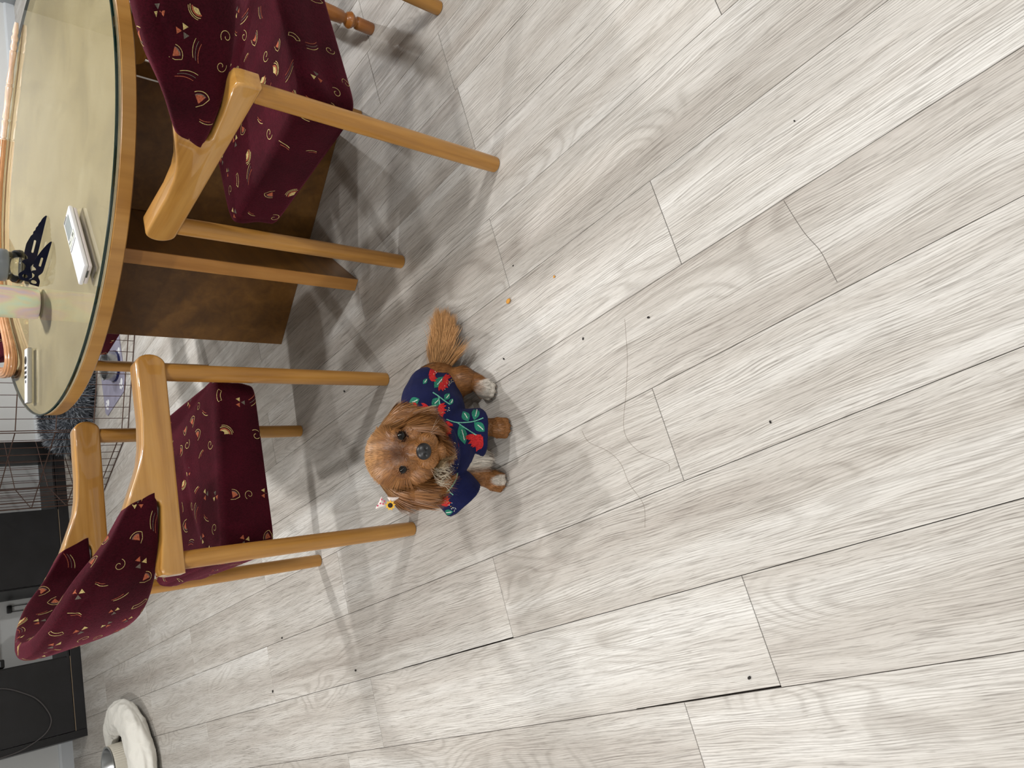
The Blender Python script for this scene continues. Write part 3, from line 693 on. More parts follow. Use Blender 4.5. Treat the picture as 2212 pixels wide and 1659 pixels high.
# ================================================================== PLAYPEN, BED, MAT, BOWLS
flat_mat('brown_wire', srgb(74, 50, 40), 0.45, metal=0.3)
pen = thing('pet_playpen', 'brown wire pet playpen standing beyond the table', 'playpen')
PP = [(0.52, 4.155), (-0.302, 4.258), (-0.752, 4.735), (-0.700, 5.165), (-0.45, 5.52)]
for P_, Q_ in zip(PP[:-1], PP[1:]):
    P_, Q_ = Vector((*P_, 0)), Vector((*Q_, 0)); d = Q_ - P_; ln = d.length; t = d / ln; mb = MB(); P_, Q_ = P_ + t * 0.006, Q_ - t * 0.006
    for z in (0.004, 0.034, 0.169, 0.337, 0.508, 0.66, 0.76): mb.tube([P_ + Vector((0, 0, z)), Q_ + Vector((0, 0, z))], 0.0026, 6)
    nv = max(2, round(ln / 0.058))
    for i in range(nv + 1):
        p = P_.lerp(Q_, i / nv); mb.tube([p + Vector((0, 0, 0.0015)), p + Vector((0, 0, 0.762))], 0.0026 if i in (0, nv) else 0.0018, 6)
    mb.build('wire_panel', 'brown_wire', pen)

def strands(name, roots, parent, mats_cols, width=0.0012, kind='stuff', seg=4):
    """roots: list of (point list, width scale, colour rgb) -> one mesh of thin ribbons with a colour attribute"""
    V, F, Cc, NN = [], [], [], []
    for pts, wn, ws, c0, c1, *nn in roots:
        n = len(pts); o = len(V)
        for i, p in enumerate(pts):
            s = i / (n - 1); k = width * ws * (1.0 - 0.85 * s ** 2) * 0.5
            V.append(p - wn * k); V.append(p + wn * k); c = c0 * (1 - s) + c1 * s; Cc.append(c); Cc.append(c); nv_ = tuple(nn[0]) if nn else (0.0, 0.0, 0.0); NN.append(nv_); NN.append(nv_)
        for i in range(n - 1): F.append((o + 2 * i, o + 2 * i + 1, o + 2 * i + 3, o + 2 * i + 2))
    me = bpy.data.meshes.new(name); me.from_pydata([tuple(v) for v in V], [], F); me.materials.append(MATS[mats_cols])
    at = me.color_attributes.new('tint', 'FLOAT_COLOR', 'POINT'); arr = np.ones((len(V), 4), np.float32); arr[:, :3] = np.array(Cc, np.float32); at.data.foreach_set('color', arr.ravel())
    me.polygons.foreach_set('use_smooth', [True] * len(F)); me.update()
    if any(len(r) > 5 for r in roots): me.normals_split_custom_set_from_vertices(NN)
    o = bpy.data.objects.new(name, me); COL.objects.link(o); o.parent = parent
    if kind: o['kind'] = kind
    return o
def mat_hair(name, rough=0.55, spec=0.35):
    m, nt, b = new_mat(name); a = N(nt, 'ShaderNodeAttribute'); a.attribute_name = 'tint'
    L(nt, a.outputs['Color'], b.inputs['Base Color']); setin(b, Roughness=rough); b.inputs['Specular IOR Level'].default_value = spec
    return m
mat_hair('plush_pile', 0.85, 0.15)
flat_mat('grey_plush_cloth', srgb(92, 98, 106), 0.95)
BC = Vector((-0.14, 5.20, 0)); bed = thing('pet_bed', 'fluffy grey round pet bed inside the playpen', 'pet bed', BC)
MB().lathe([(0.001, 0.001), (0.28, 0.001), (0.33, 0.03), (0.345, 0.08), (0.325, 0.135), (0.28, 0.155), (0.235, 0.135), (0.205, 0.08), (0.19, 0.055), (0.001, 0.05)], seg=64).build('cushion', 'grey_plush_cloth', bed)
rt_ = []
for i in range(9000):
    a = rng.random() * 2 * PI; b = rng.uniform(-0.9, PI + 0.5); r = 0.272 + 0.072 * math.cos(b); z = 0.083 + 0.074 * math.sin(b)
    p = Vector((r * math.cos(a), r * math.sin(a), max(z, 0.004))); n = Vector((math.cos(b) * math.cos(a), math.cos(b) * math.sin(a), math.sin(b)))
    g = Vector(rng.normal(0, 0.6, 3)); d = (n + g * 0.55 + Vector((0, 0, -0.15))).normalized(); ln = 0.026 + 0.026 * rng.random()
    c = np.array(srgb(*([146, 152, 160] if rng.random() < .6 else [88, 94, 104]))[:3]) * rng.uniform(0.7, 1.3)
    pts = [p + d * ln * s + n * 0.004 * s * (1 - s) - Vector((0, 0, 0.006 * s * s)) for s in (0, .5, 1)]
    pts = [Vector((q_.x, q_.y, max(q_.z, 0.0015))) for q_ in pts]
    w_ = d.cross(n + g * .2); w_ = w_.normalized() if w_.length > 1e-4 else Vector((1, 0, 0)); rt_.append((pts, w_, 1.0, c * 0.6, c))
strands('plush', rt_, bed, 'plush_pile', width=0.0055)
flat_mat('white_cotton', srgb(226, 224, 216), 0.85)
pil = MB().grid(lambda i, j: (0.13 * super2(2 * PI * j, .55)[0] * math.sin(PI * max(.02, min(.98, i))) ** .45, 0.09 * super2(2 * PI * j, .55)[1] * math.sin(PI * max(.02, min(.98, i))) ** .45, 0.075 + 0.03 * -math.cos(PI * i) + 0.004 * math.sin(9 * j * 2 * PI)), 16, 40, wrap_v=True, cap=True).build('pillow', 'white_cotton', loc=(-0.16, 5.20, 0.013))
pil.data.transform(Matrix.Diagonal((1, 1, 1, 1))); tag(pil, 'small white pillow lying in the grey pet bed', 'pillow')

flat_mat('lilac_mat', srgb(146, 144, 164), 0.8); flat_mat('paw_white', srgb(232, 234, 238), 0.7)
MC = (0.06, 4.60, 0); mat = thing('feeding_mat', 'lilac feeding mat with white paw prints under the steel bowl', 'mat', MC, math.radians(28))
MB().prism([(-.26, -.16), (-.23, -.19), (.23, -.19), (.26, -.16), (.26, .16), (.23, .19), (-.23, .19), (-.26, .16)], 0.0008, 0.0040, plane='xy').build('mat_sheet', 'lilac_mat', mat, smooth=False)
for px, py, ra in ((-0.20, 0.13, 0.3), (-0.20, -0.13, 0.9), (0.20, 0.13, 0.1), (0.20, -0.13, 1.2), (-0.02, -0.15, 0.5)):
    pw = MB()
    for dx, dy, r in ((0, -0.008, 0.019), (-0.024, 0.013, 0.0085), (-0.009, 0.026, 0.0090), (0.010, 0.026, 0.0090), (0.025, 0.012, 0.0085)):
        c_, s_ = math.cos(ra), math.sin(ra); pw.lathe([(0.0005, 0), (r, 0), (r, 0.0006), (0.0005, 0.0007)], (px + dx * c_ - dy * s_, py + dx * s_ + dy * c_, 0.0040), 16)
    pw.build('paw_print', 'paw_white', mat, smooth=False)['kind'] = 'stuff'
flat_mat('brushed_steel', srgb(176, 178, 180), 0.22, metal=1.0); flat_mat('navy_rubber', srgb(16, 22, 78), 0.5)
def pet_bowl(label, loc, r, h):
    o = thing('steel_bowl', label, 'bowl', loc)
    MB().lathe([(0.001, 0.003), (r * 1.05, 0.003), (r * 1.08, 0.010), (r * 0.97, h - 0.004), (r * 1.03, h), (r * 1.02, h + 0.002), (r * 0.93, h - 0.002), (r * 0.84, 0.016), (0.001, 0.010)], seg=56).build('bowl_body', 'brushed_steel', o)
    MB().lathe([(r * 1.02, 0.0005), (r * 1.09, 0.0005), (r * 1.10, 0.011), (r * 1.085, 0.012)], seg=56, closed=True).build('rubber_ring', 'navy_rubber', o); return o
pet_bowl('steel pet bowl with navy rubber ring on the paw print mat', (0.035, 4.50, 0.0042), 0.078, 0.058)
m_, nt_, b_ = new_mat('ribbed_cream'); setin(b_, Base_Color=srgb(216, 210, 196), Roughness=0.6)
rb = thing('raised_pet_bowl', 'steel bowl in a ribbed cream stand behind the white cushion', 'bowl', (-2.000, 4.075, 0))
mb = MB(); sg = 168
vs = []; prof = [(0.095, 0.001), (0.122, 0.001), (0.124, 0.01), (0.121, 0.095), (0.118, 0.099), (0.112, 0.099), (0.108, 0.085), (0.100, 0.02)]
for ip, (r, z) in enumerate(prof):
    for k in range(sg):
        an = 2 * PI * k / sg; rr = r - (0.0035 if (k % 3 == 0 and ip in (2, 3)) else 0); vs.append((rr * math.cos(an), rr * math.sin(an), z))
fs = [(i * sg + k, i * sg + (k + 1) % sg, ((i + 1) % len(prof)) * sg + (k + 1) % sg, ((i + 1) % len(prof)) * sg + k) for i in range(len(prof)) for k in range(sg)]
mb.add(vs, fs).build('ribbed_stand', 'ribbed_cream', rb, angle=30)
MB().lathe([(0.001, 0.030), (0.075, 0.030), (0.098, 0.05), (0.113, 0.101), (0.119, 0.1035), (0.119, 0.1055), (0.110, 0.104), (0.094, 0.055), (0.072, 0.036), (0.001, 0.034)], seg=72).build('steel_bowl_insert', 'brushed_steel', rb)
m_, nt_, b_ = new_mat('white_quilt'); setin(b_, Base_Color=srgb(236, 234, 226), Roughness=0.85); v_ = obj_coord(nt_)
h_ = math_(nt_, 'ADD', noise(nt_, v_, 9, 3, 0.5, 1.0), math_(nt_, 'MULTIPLY', noise(nt_, v_, 30, 3), 0.25)); bump(nt_, b_, h_, 0.6, 0.015)
cp = catmull([(-1.99, 4.285, 0.045), (-1.86, 4.245, 0.05), (-1.765, 4.13, 0.058), (-1.715, 3.98, 0.062), (-1.73, 3.82, 0.064), (-1.83, 3.70, 0.064), (-1.98, 3.66, 0.062), (-2.12, 3.70, 0.058)], 9)
def cush(i, j):
    n = len(cp) - 1; f = i * n; k = min(int(f), n - 1); p = cp[k].lerp(cp[k + 1], f - k); t = (cp[min(k + 2, n)] - cp[max(k - 1, 0)]); t.z = 0; t.normalize(); s = Vector((-t.y, t.x, 0)); a = 2 * PI * j
    wd = 0.092 * math.sqrt(max(0.0, 1 - abs(2 * i - 1) ** 5)) * (0.75 + 0.35 * i) + 0.004; hh = (p.z - 0.002) * (wd / 0.1) ** 0.5
    wr = 1 + 0.04 * math.sin(23 * i + 2 * math.sin(3 * a)) - 0.16 * abs(mnoise.noise(Vector((i * 9.0, 1.3 * math.cos(a), 1.3 * math.sin(a))))) ** 0.7 - 0.07 * abs(mnoise.noise(Vector((i * 26.0, 2.6 * math.cos(a), 2.6 * math.sin(a)))))
    q_ = p + s * (wd * math.cos(a) * wr); z = 0.002 + hh * (1 + math.sin(a) * wr); return (q_.x, q_.y, max(0.001, z))
qu = MB().grid(cush, 150, 72, wrap_v=True, cap=True).build('floor_cushion', 'white_quilt', angle=80); tag(qu, 'crumpled white quilted cushion on the floor at the lower left', 'cushion')

# ================================================================== CRUMBS ON THE FLOOR
flat_mat('kibble_orange', srgb(214, 152, 62), 0.7); flat_mat('dark_crumb', srgb(34, 30, 28), 0.8)
def crumb(name, x, y, r, mat, label, grp, sy=1.0, rz=0.0):
    bm = bmesh.new(); bmesh.ops.create_icosphere(bm, subdivisions=2, radius=1.0)
    for v in bm.verts:
        k = 1 + 0.28 * mnoise.noise(v.co * 2.2 + Vector((x * 50, y * 50, 0))); v.co = Vector((v.co.x * r * k, v.co.y * r * sy * k, r * 0.62 + v.co.z * r * 0.6 * min(k, 1.0)))
    zmin = min(v.co.z for v in bm.verts)
    for v in bm.verts: v.co.z -= zmin - 0.0002
    me = bpy.data.meshes.new(name); bm.to_mesh(me); bm.free(); me.materials.append(MATS[mat]); me.polygons.foreach_set('use_smooth', [True] * len(me.polygons))
    o = bpy.data.objects.new(name, me); COL.objects.link(o); o.location = (x, y, 0); o.rotation_euler = (0, 0, rz); return tag(o, label, 'crumb', grp)
crumb('kibble_piece', 0.205, 1.356, 0.0055, 'kibble_orange', 'larger orange food crumb on the floor above the dog tail', 'orange food crumbs', 1.5, 0.8)
crumb('kibble_piece', 0.253, 1.204, 0.0030, 'kibble_orange', 'smaller round orange food crumb on the open floor', 'orange food crumbs')
CR = [(0.146, 0.933, .0022, 'dark crumb on the open floor, furthest right of those beyond the orange crumbs'), (0.106, 1.110, .0022, 'dark crumb on the floor below the smaller orange crumb'), (0.062, 1.369, .0022, 'dark crumb on the floor between the dog tail and hind paw'),
      (0.292, 1.345, .0016, 'dark speck on the floor just past the larger orange crumb'), (-0.055, 0.658, .0020, 'round black crumb on the open floor nearest the camera'), (-0.902, 2.001, .0030, 'dark crumb on the floor level with the near rear chair leg'),
      (-1.139, 2.545, .0035, 'dark crumb on the floor between the armchair and the white cushion'), (-0.039, 2.114, .0032, 'dark crumb on the floor between the armchair front legs'), (-0.525, 0.684, .0028, 'dark crumb beside the opened floor joint'), (0.482, 0.629, .0014, 'dark speck on the floor far right beyond the near armchair'), (-0.93, 2.487, .003, 'dark crumb on the floor just behind the armchair rear leg')]
for i, (x, y, r, lb_) in enumerate(CR):
    crumb('dark_crumb', x, y, r, 'dark_crumb', lb_, 'dark crumbs on the floor', 1.5, i * 1.3)

# loose hairs and one long scratch on the boards
flat_mat('loose_hair', srgb(150, 140, 128), 0.6); flat_mat('scratch_dark', srgb(96, 90, 84), 0.8)
def hair(pts, label):
    o = MB().tube([p + Vector((0, 0, 0.0006)) for p in catmull([(x, y, 0) for x, y in pts], 6)], 0.00024, 5).build('loose_hair', 'loose_hair'); tag(o, label, 'hair', 'loose hairs on the floor')
hair([(0.145, 0.995), (0.06, 0.985), (-0.013, 0.986), (-0.092, 0.988), (-0.133, 0.948), (-0.150, 0.878), (-0.168, 0.872)], 'long pale hair lying in a curve on the floor right of the dog')
hair([(-0.100, 1.106), (-0.124, 1.085), (-0.138, 1.035), (-0.161, 0.996), (-0.203, 0.970), (-0.242, 0.932), (-0.289, 0.927)], 'shorter pale hair lying on the floor below the dog front paws')
sc_ = catmull([(0.343, 0.645, 0), (0.283, 0.607, 0), (0.247, 0.577, 0), (0.217, 0.560, 0), (0.189, 0.545, 0)], 6)
mb = MB()
for i in range(len(sc_) - 1):
    a, b = sc_[i], sc_[i + 1]; t = (b - a).normalized(); nn_ = Vector((-t.y, t.x, 0)) * 0.0005; mb.add([a - nn_ + Vector((0, 0, 0.0002)), b - nn_ + Vector((0, 0, 0.0002)), b + nn_ + Vector((0, 0, 0.0002)), a + nn_ + Vector((0, 0, 0.0002))], [(0, 1, 2, 3)])
so = mb.build('scratch', 'scratch_dark', smooth=False); so.parent = floor; so.matrix_parent_inverse = Matrix.Rotation(-ROOM_ROT, 4, 'Z')

# ================================================================== THE DOG
def union_mesh(name, caps, voxel, smooth_it, mat, extra=None):
    """caps: (p0, r0, p1, r1[, squash axis, factor]) tapered capsules merged into one skin"""
    bm = bmesh.new()
    for cdef in caps:
        p0, r0, p1, r1 = Vector(cdef[0]), cdef[1], Vector(cdef[2]), cdef[3]; d = p1 - p0; ln = d.length
        seg, rings = 24, 8; q = Vector((0, 0, 1)).rotation_difference(d.normalized()) if ln > 1e-6 else Quaternion()
        flat_end = len(cdef) > 4 and cdef[4] == 'flat'; squash = cdef[4] if len(cdef) > 4 and cdef[4] != 'flat' else None
        prof = []
        for i in range(rings + 1):
            a = -PI / 2 + PI / 2 * i / rings; prof.append((r0 * math.cos(a), r0 * math.sin(a)))
        if flat_end: prof += [(r1, ln), (r1 * 0.98, ln + 0.003), (0.0, ln + 0.003)]
        else:
            for i in range(rings + 1):
                a = PI / 2 * i / rings; prof.append((r1 * math.cos(a), ln + r1 * math.sin(a)))
        prof[0] = (0.0, prof[0][1]); prof[-1] = (0.0, prof[-1][1])
        R_ = []
        for (r, z) in prof:
            if r <= 1e-7: R_.append([bm.verts.new(p0 + q @ Vector((0, 0, z)))])
            else: R_.append([bm.verts.new(p0 + q @ Vector((r * math.cos(2 * PI * k / seg), r * math.sin(2 * PI * k / seg), z))) for k in range(seg)])
        if squash:
            ax, fac = Vector(squash[0]).normalized(), squash[1]; c = (p0 + p1) / 2
            for ring in R_:
                for v in ring: v.co -= ax * ((v.co - c).dot(ax) * (1 - fac))
        for a, b in zip(R_[:-1], R_[1:]):
            if len(a) == 1 and len(b) == 1: continue
            for k in range(seg):
                k2 = (k + 1) % seg
                if len(a) == 1: bm.faces.new((a[0], b[k2], b[k]))
                elif len(b) == 1: bm.faces.new((a[k], a[k2], b[0]))
                else: bm.faces.new((a[k], a[k2], b[k2], b[k]))
    bmesh.ops.recalc_face_normals(bm, faces=bm.faces)
    me = bpy.data.meshes.new(name + '_raw'); bm.to_mesh(me); bm.free()
    o = bpy.data.objects.new(name + '_raw', me); COL.objects.link(o)
    md = o.modifiers.new('r', 'REMESH'); md.mode = 'VOXEL'; md.voxel_size = voxel
    if smooth_it: sm = o.modifiers.new('s', 'SMOOTH'); sm.factor = 0.5; sm.iterations = smooth_it
    dg = bpy.context.evaluated_depsgraph_get(); me2 = bpy.data.meshes.new_from_object(o.evaluated_get(dg)); me2.name = name
    bpy.data.objects.remove(o); bpy.data.meshes.remove(me)
    me2.materials.clear(); me2.materials.append(MATS[mat]); me2.polygons.foreach_set('use_smooth', [True] * len(me2.polygons)); me2.update()
    return me2
def bvh_of(me): return BVHTree.FromPolygons([v.co.copy() for v in me.vertices], [tuple(p.vertices) for p in me.polygons])

# head axes: x to the viewer's right, y up the face, z out of the face towards the person it looks up at
HXA, HYA, HZA = RT.copy(), -DN, -FW
HC = Vector((0, 0, CAM_H)) + FW * 1.700 + RT * ((829.5 - 985) * 1.700 / 1621.5) + DN * ((862 - 1106) * 1.700 / 1621.5)
def HP(x, y, z): return HC + HXA * x + HYA * y + HZA * z
def to_head(p): d = p - HC; return Vector((d.dot(HXA), d.dot(HYA), d.dot(HZA)))

mat_hair('dog_coat', 0.42, 0.45)
m_, nt_, b_ = new_mat('coat_skin'); at_ = N(nt_, 'ShaderNodeAttribute'); at_.attribute_name = 'tint'
mixn_ = noise(nt_, obj_coord(nt_), 260, 3); cm_ = mix_rgb(nt_, 0.5, at_.outputs['Color'], ramp(nt_, mixn_, [(0.3, (0.6, 0.55, 0.5, 1)), (0.7, (1, 1, 1, 1))]).outputs[0], 'MULTIPLY')
L(nt_, cm_, b_.inputs['Base Color']); setin(b_, Roughness=0.75); b_.inputs['Specular IOR Level'].default_value = 0.2
flat_mat('eye_brown', srgb(12, 8, 6), 0.07, spec=0.4); flat_mat('eye_pupil', srgb(3, 3, 4), 0.05, spec=0.4)
flat_mat('nose_black', srgb(30, 29, 31), 0.38, spec=0.5); flat_mat('claw_dark', srgb(112, 88, 70), 0.4)
m_, nt_, b_ = new_mat('navy_cotton'); n_ = noise(nt_, obj_coord(nt_), 620, 2, 0.6)
L(nt_, ramp(nt_, n_, [(0.3, srgb(13, 18, 54)), (0.7, srgb(21, 28, 76))]).outputs[0], b_.inputs['Base Color']); setin(b_, Roughness=0.85); b_.inputs['Specular IOR Level'].default_value = 0.2
b_.inputs['Sheen Weight'].default_value = 0.03; bump(nt_, b_, n_, 0.25, 0.0006)
for nm, c in (('print_teal', (52, 136, 112)), ('print_teal_light', (118, 190, 166)), ('print_white', (224, 232, 222)), ('print_red', (206, 52, 54)), ('print_yellow', (214, 172, 70))): mat_thread(nm, srgb(*c))

dog = thing('dog', 'small golden brown long eared dog in a navy floral shirt sitting and looking up', 'dog', (-0.1, 1.46, 0))
DI = Matrix.Translation((0.1, -1.46, 0))
def dpart(name, me, par=None):
    me.transform(DI); me.update(); o = bpy.data.objects.new(name, me); COL.objects.link(o); o.parent = par or dog; return o

caps = [
    # trunk
    ((-0.165, 1.425, 0.14), 0.066, (-0.085, 1.485, 0.125), 0.072), ((-0.085, 1.485, 0.125), 0.072, (-0.018, 1.530, 0.082), 0.068),
    ((-0.168, 1.415, 0.10), 0.048, (-0.165, 1.425, 0.16), 0.064), ((-0.165, 1.428, 0.16), 0.060, tuple(HP(0.0, -0.03, -0.045)), 0.056),
    # hind leg on the viewer's right: thigh, hock, long foot
    ((-0.012, 1.510, 0.070), 0.050, (0.004, 1.475, 0.048), 0.038), ((0.016, 1.495, 0.032), 0.027, (0.000, 1.440, 0.024), 0.0225), ((0.000, 1.442, 0.024), 0.0220, (-0.013, 1.418, 0.0205), 0.0235),
    # other hind foot, mostly hidden
    ((-0.13, 1.47, 0.05), 0.035, (-0.163, 1.432, 0.018), 0.0175),
    # fore legs
    ((-0.122, 1.412, 0.125), 0.034, (-0.113, 1.402, 0.080), 0.026), ((-0.113, 1.402, 0.080), 0.0255, (-0.108, 1.378, 0.036), 0.0220), ((-0.108, 1.380, 0.036), 0.0215, (-0.1085, 1.360, 0.0205), 0.0245),
    ((-0.208, 1.418, 0.125), 0.034, (-0.220, 1.405, 0.080), 0.027), ((-0.220, 1.405, 0.080), 0.0265, (-0.234, 1.386, 0.036), 0.0225), ((-0.234, 1.388, 0.036), 0.0220, (-0.240, 1.370, 0.0205), 0.0245),
    ((-0.178, 1.405, 0.120), 0.050, (-0.182, 1.396, 0.072), 0.036),
    # tail core
    ((0.020, 1.575, 0.045), 0.022, (0.080, 1.598, 0.024), 0.014), ((0.080, 1.598, 0.024), 0.014, (0.128, 1.604, 0.016), 0.009),
]
for cx, cy, dx, dy in ((-0.1085, 1.360, -0.01, -1.0), (-0.240, 1.370, -0.25, -1.0), (-0.013, 1.418, -0.5, -0.9)):     # toes
    dl = math.hypot(dx, dy); dx, dy = dx / dl, dy / dl
    for k, fw_ in ((-1.5, 0.0165), (-0.5, 0.0235), (0.5, 0.0235), (1.5, 0.0165)):
        bx, by = cx - dy * k * 0.0122, cy + dx * k * 0.0122
        caps.append(((bx, by, 0.026), 0.0078, (bx + dx * fw_, by + dy * fw_, 0.0110), 0.0076))
def hs(x, y, z, r, x2=None, y2=None, z2=None, r2=None, sq=None):
    a = (tuple(HP(x, y, z)), r, tuple(HP(x if x2 is None else x2, (y if y2 is None else y2) + (1e-5 if x2 is None else 0), z if z2 is None else z2)), r if r2 is None else r2)
    caps.append(a + ((sq,) if sq else ()))
hs(0.002, 0.000, -0.005, 0.074); hs(0.006, -0.012, 0.010, 0.062)                                     # skull, brow
hs(0.050, -0.040, 0.016, 0.040); hs(-0.026, -0.044, 0.016, 0.040)                                   # cheeks
hs(0.040, -0.004, 0.036, 0.026); hs(-0.014, -0.008, 0.036, 0.026)                                   # brow ridges
hs(0.014, -0.010, 0.042, 0.022, 0.018, -0.056, 0.066, 0.0205)                                       # bridge
hs(0.033, -0.070, 0.052, 0.0235); hs(0.001, -0.073, 0.052, 0.0235); hs(0.017, -0.064, 0.066, 0.021)  # muzzle pads
hs(0.014, -0.095, 0.036, 0.022, 0.012, -0.080, 0.010, 0.034)                                        # chin and jaw
SQ = (tuple(HZA + HYA * 0.1), 0.62)
hs(0.046, 0.020, -0.004, 0.034, 0.086, -0.002, -0.002, 0.027, SQ); hs(0.086, -0.002, -0.002, 0.027, 0.084, -0.038, 0.008, 0.024, SQ); hs(0.084, -0.038, 0.008, 0.024, 0.072, -0.062, 0.014, 0.015, SQ)
hs(-0.044, 0.018, -0.004, 0.034, -0.084, -0.006, -0.002, 0.030, SQ); hs(-0.084, -0.006, -0.002, 0.030, -0.088, -0.044, 0.008, 0.027, SQ); hs(-0.088, -0.044, 0.008, 0.027, -0.070, -0.076, 0.014, 0.016, SQ)
body_me = union_mesh('body', caps, 0.0028, 3, 'coat_skin')
# keep the feet on the floor
for v in body_me.vertices:
    if v.co.z < 0.0008: v.co.z = 0.0008
body_me.update()

# the shirt: trunk, two wide short sleeves, rolled collar
scaps = [((-0.160, 1.425, 0.142), 0.080, (-0.085, 1.478, 0.134), 0.082), ((-0.085, 1.478, 0.134), 0.082, (-0.036, 1.520, 0.104), 0.074),
         ((-0.122, 1.425, 0.158), 0.046, (-0.119, 1.386, 0.060), 0.062, 'flat'), ((-0.208, 1.424, 0.160), 0.046, (-0.283, 1.388, 0.102), 0.057, 'flat')]
nc = Vector((-0.166, 1.412, 0.192)); nrm = (HP(0, 0, 0) - Vector((-0.150, 1.45, 0.13))).normalized(); ta = nrm.cross(Vector((1, 0, 0))).normalized(); tb = nrm.cross(ta)
for k in range(18):
    a, b2 = 2 * PI * k / 18, 2 * PI * (k + 1) / 18; f = lambda a: nc + ta * (0.066 * math.cos(a)) + tb * (0.070 * math.sin(a))
    scaps.append((tuple(f(a)), 0.019, tuple(f(b2)), 0.019))
shirt_me = union_mesh('shirt', scaps, 0.0033, 4, 'navy_cotton')
# soft folds, and a hem: the cloth ends above the floor
_nn = [v.normal.copy() for v in shirt_me.vertices]
for v, n in zip(shirt_me.vertices, _nn):
    p = v.co.copy(); k = mnoise.noise(Vector((p.x * 16, p.y * 16, p.z * 10))) * 0.0035 + 0.0022 * math.sin(60 * p.x + 45 * p.y + 30 * p.z + 3 * mnoise.noise(p * 12)); v.co = p + n * k
bm = bmesh.new(); bm.from_mesh(shirt_me)
bmesh.ops.bisect_plane(bm, geom=bm.verts[:] + bm.edges[:] + bm.faces[:], plane_co=(-0.03, 1.49, 0.056), plane_no=(-0.10, 0.10, 1.0), clear_inner=True)
bm.to_mesh(shirt_me); bm.free(); shirt_me.update()
sbvh = bvh_of(shirt_me); bbvh = bvh_of(body_me)

# printed flowers, leaves and dots, laid on the cloth where they sit (drawn in the plane the dog faces, then wrapped on)
SM = ['navy_cotton', 'print_teal', 'print_teal_light', 'print_white', 'print_red', 'print_yellow']
smb = MB(); smb.v = [tuple(v.co) for v in shirt_me.vertices]; smb.f = [tuple(p.vertices) for p in shirt_me.polygons]; smb.m = [0] * len(smb.f)
CAM0 = Vector((0, 0, CAM_H))
def wrap(quads, mi, off=0.0006):
    for q in quads:
        vs = []
        for p in q:
            d = (FW * 1621.5 + RT * (829.5 - p[1]) + DN * (p[0] - 1106)).normalized(); hit, hn, _, _ = sbvh.ray_cast(CAM0, d)
            if hit is None: vs = None; break
            if hn.dot(d) > 0: hn = -hn
            vs.append(hit + hn * off)
        if vs is None or any((vs[i] - vs[i - 1]).length > 0.014 for i in range(len(vs))): continue
        smb.add(vs, [tuple(range(len(vs)))], mi)
def leaf(x0, y0, x1, y1, wd, rib=True):
    wrap(blob(leafshape(x0, y0, x1, y1, wd, 9), 4), 1)
    if rib: wrap(stroke([(x0 + (x1 - x0) * t + 1.2 * math.sin(3 * t), y0 + (y1 - y0) * t) for t in np.linspace(0.28, 0.8, 6)], 1.8), 3, 0.0010)
def stem(pts, wd=2.2, mi=2): wrap(stroke([(p.x, p.y) for p in catmull([(a, b, 0) for a, b in pts], 5)], wd), mi, 0.0008)
def flower(cx, cy, a0, a1, r, n=11):
    rr = random.Random(int(cx * 7 + cy))
    n = int(n * 1.35)
    for i in range(n):
        a = a0 + (a1 - a0) * i / (n - 1); k = r * rr.uniform(0.72, 1.1); e = (cx + k * math.cos(a), cy + k * math.sin(a)); s = (cx + 0.12 * r * math.cos(a), cy + 0.12 * r * math.sin(a))
        wrap(blob(leafshape(*s, *e, r * 0.22, 6, 1.5), 2), 4, 0.0007 + 0.00008 * (i % 4))
def dots(cx, cy, ang, ln, wd, n=26):
    rr = random.Random(int(cx * 3 + cy)); d = (math.cos(ang), math.sin(ang))
    for i in range(n):
        s, t = rr.uniform(-.5, .5) * ln, rr.uniform(-.5, .5) * wd; x, y = cx + d[0] * s - d[1] * t, cy + d[1] * s + d[0] * t
        wrap([[(x - 1.0, y - .5), (x + .3, y - .9), (x + 1.0, y + .4), (x - .2, y + .9)]], 5 if rr.random() < .3 else 3, 0.0009)
# right sleeve
leaf(1012, 910, 1000, 889, 18); leaf(1024, 908, 1031, 879, 17); leaf(1024, 912, 1047, 932, 20); leaf(993, 916, 1004, 960, 20)
stem([(964, 906), (987, 913), (1020, 911), (1044, 903)]); stem([(987, 913), (1010, 928), (1032, 942)]); flower(1044, 938, 1.75, 3.0, 38, 10)
leaf(937, 905, 955, 923, 16); flower(948, 920, -0.35, 1.35, 34, 11); flower(928, 912, 0.3, 1.2, 24, 7); dots(962, 950, 0.95, 58, 16, 40); dots(985, 985, 1.45, 60, 4, 10)
# across the shoulder
flower(932, 882, 1.3, 3.6, 27, 10); flower(943, 884, -0.8, 0.9, 22, 9); dots(950, 895, -0.55, 50, 8, 26); stem([(901, 886), (925, 880), (942, 876)], 3); leaf(903, 890, 916, 902, 13); leaf(933, 877, 950, 860, 18); stem([(935, 848), (947, 856), (960, 866), (972, 874)], 2.4); stem([(947, 856), (950, 874)], 2.4); leaf(960, 864, 971, 850, 13); leaf(971, 875, 978, 861, 9)
flower(903, 877, 2.6, 3.9, 14, 6); leaf(884, 872, 906, 862, 18)
# rump
leaf(938, 838, 958, 814, 19); leaf(944, 828, 966, 815, 12, False); flower(951, 822, -0.7, 1.7, 23, 11); dots(968, 827, -0.75, 36, 12, 24); flower(924, 814, -1.1, 0.7, 22, 9); dots(940, 806, -0.6, 18, 6, 9); leaf(914, 830, 923, 818, 9)
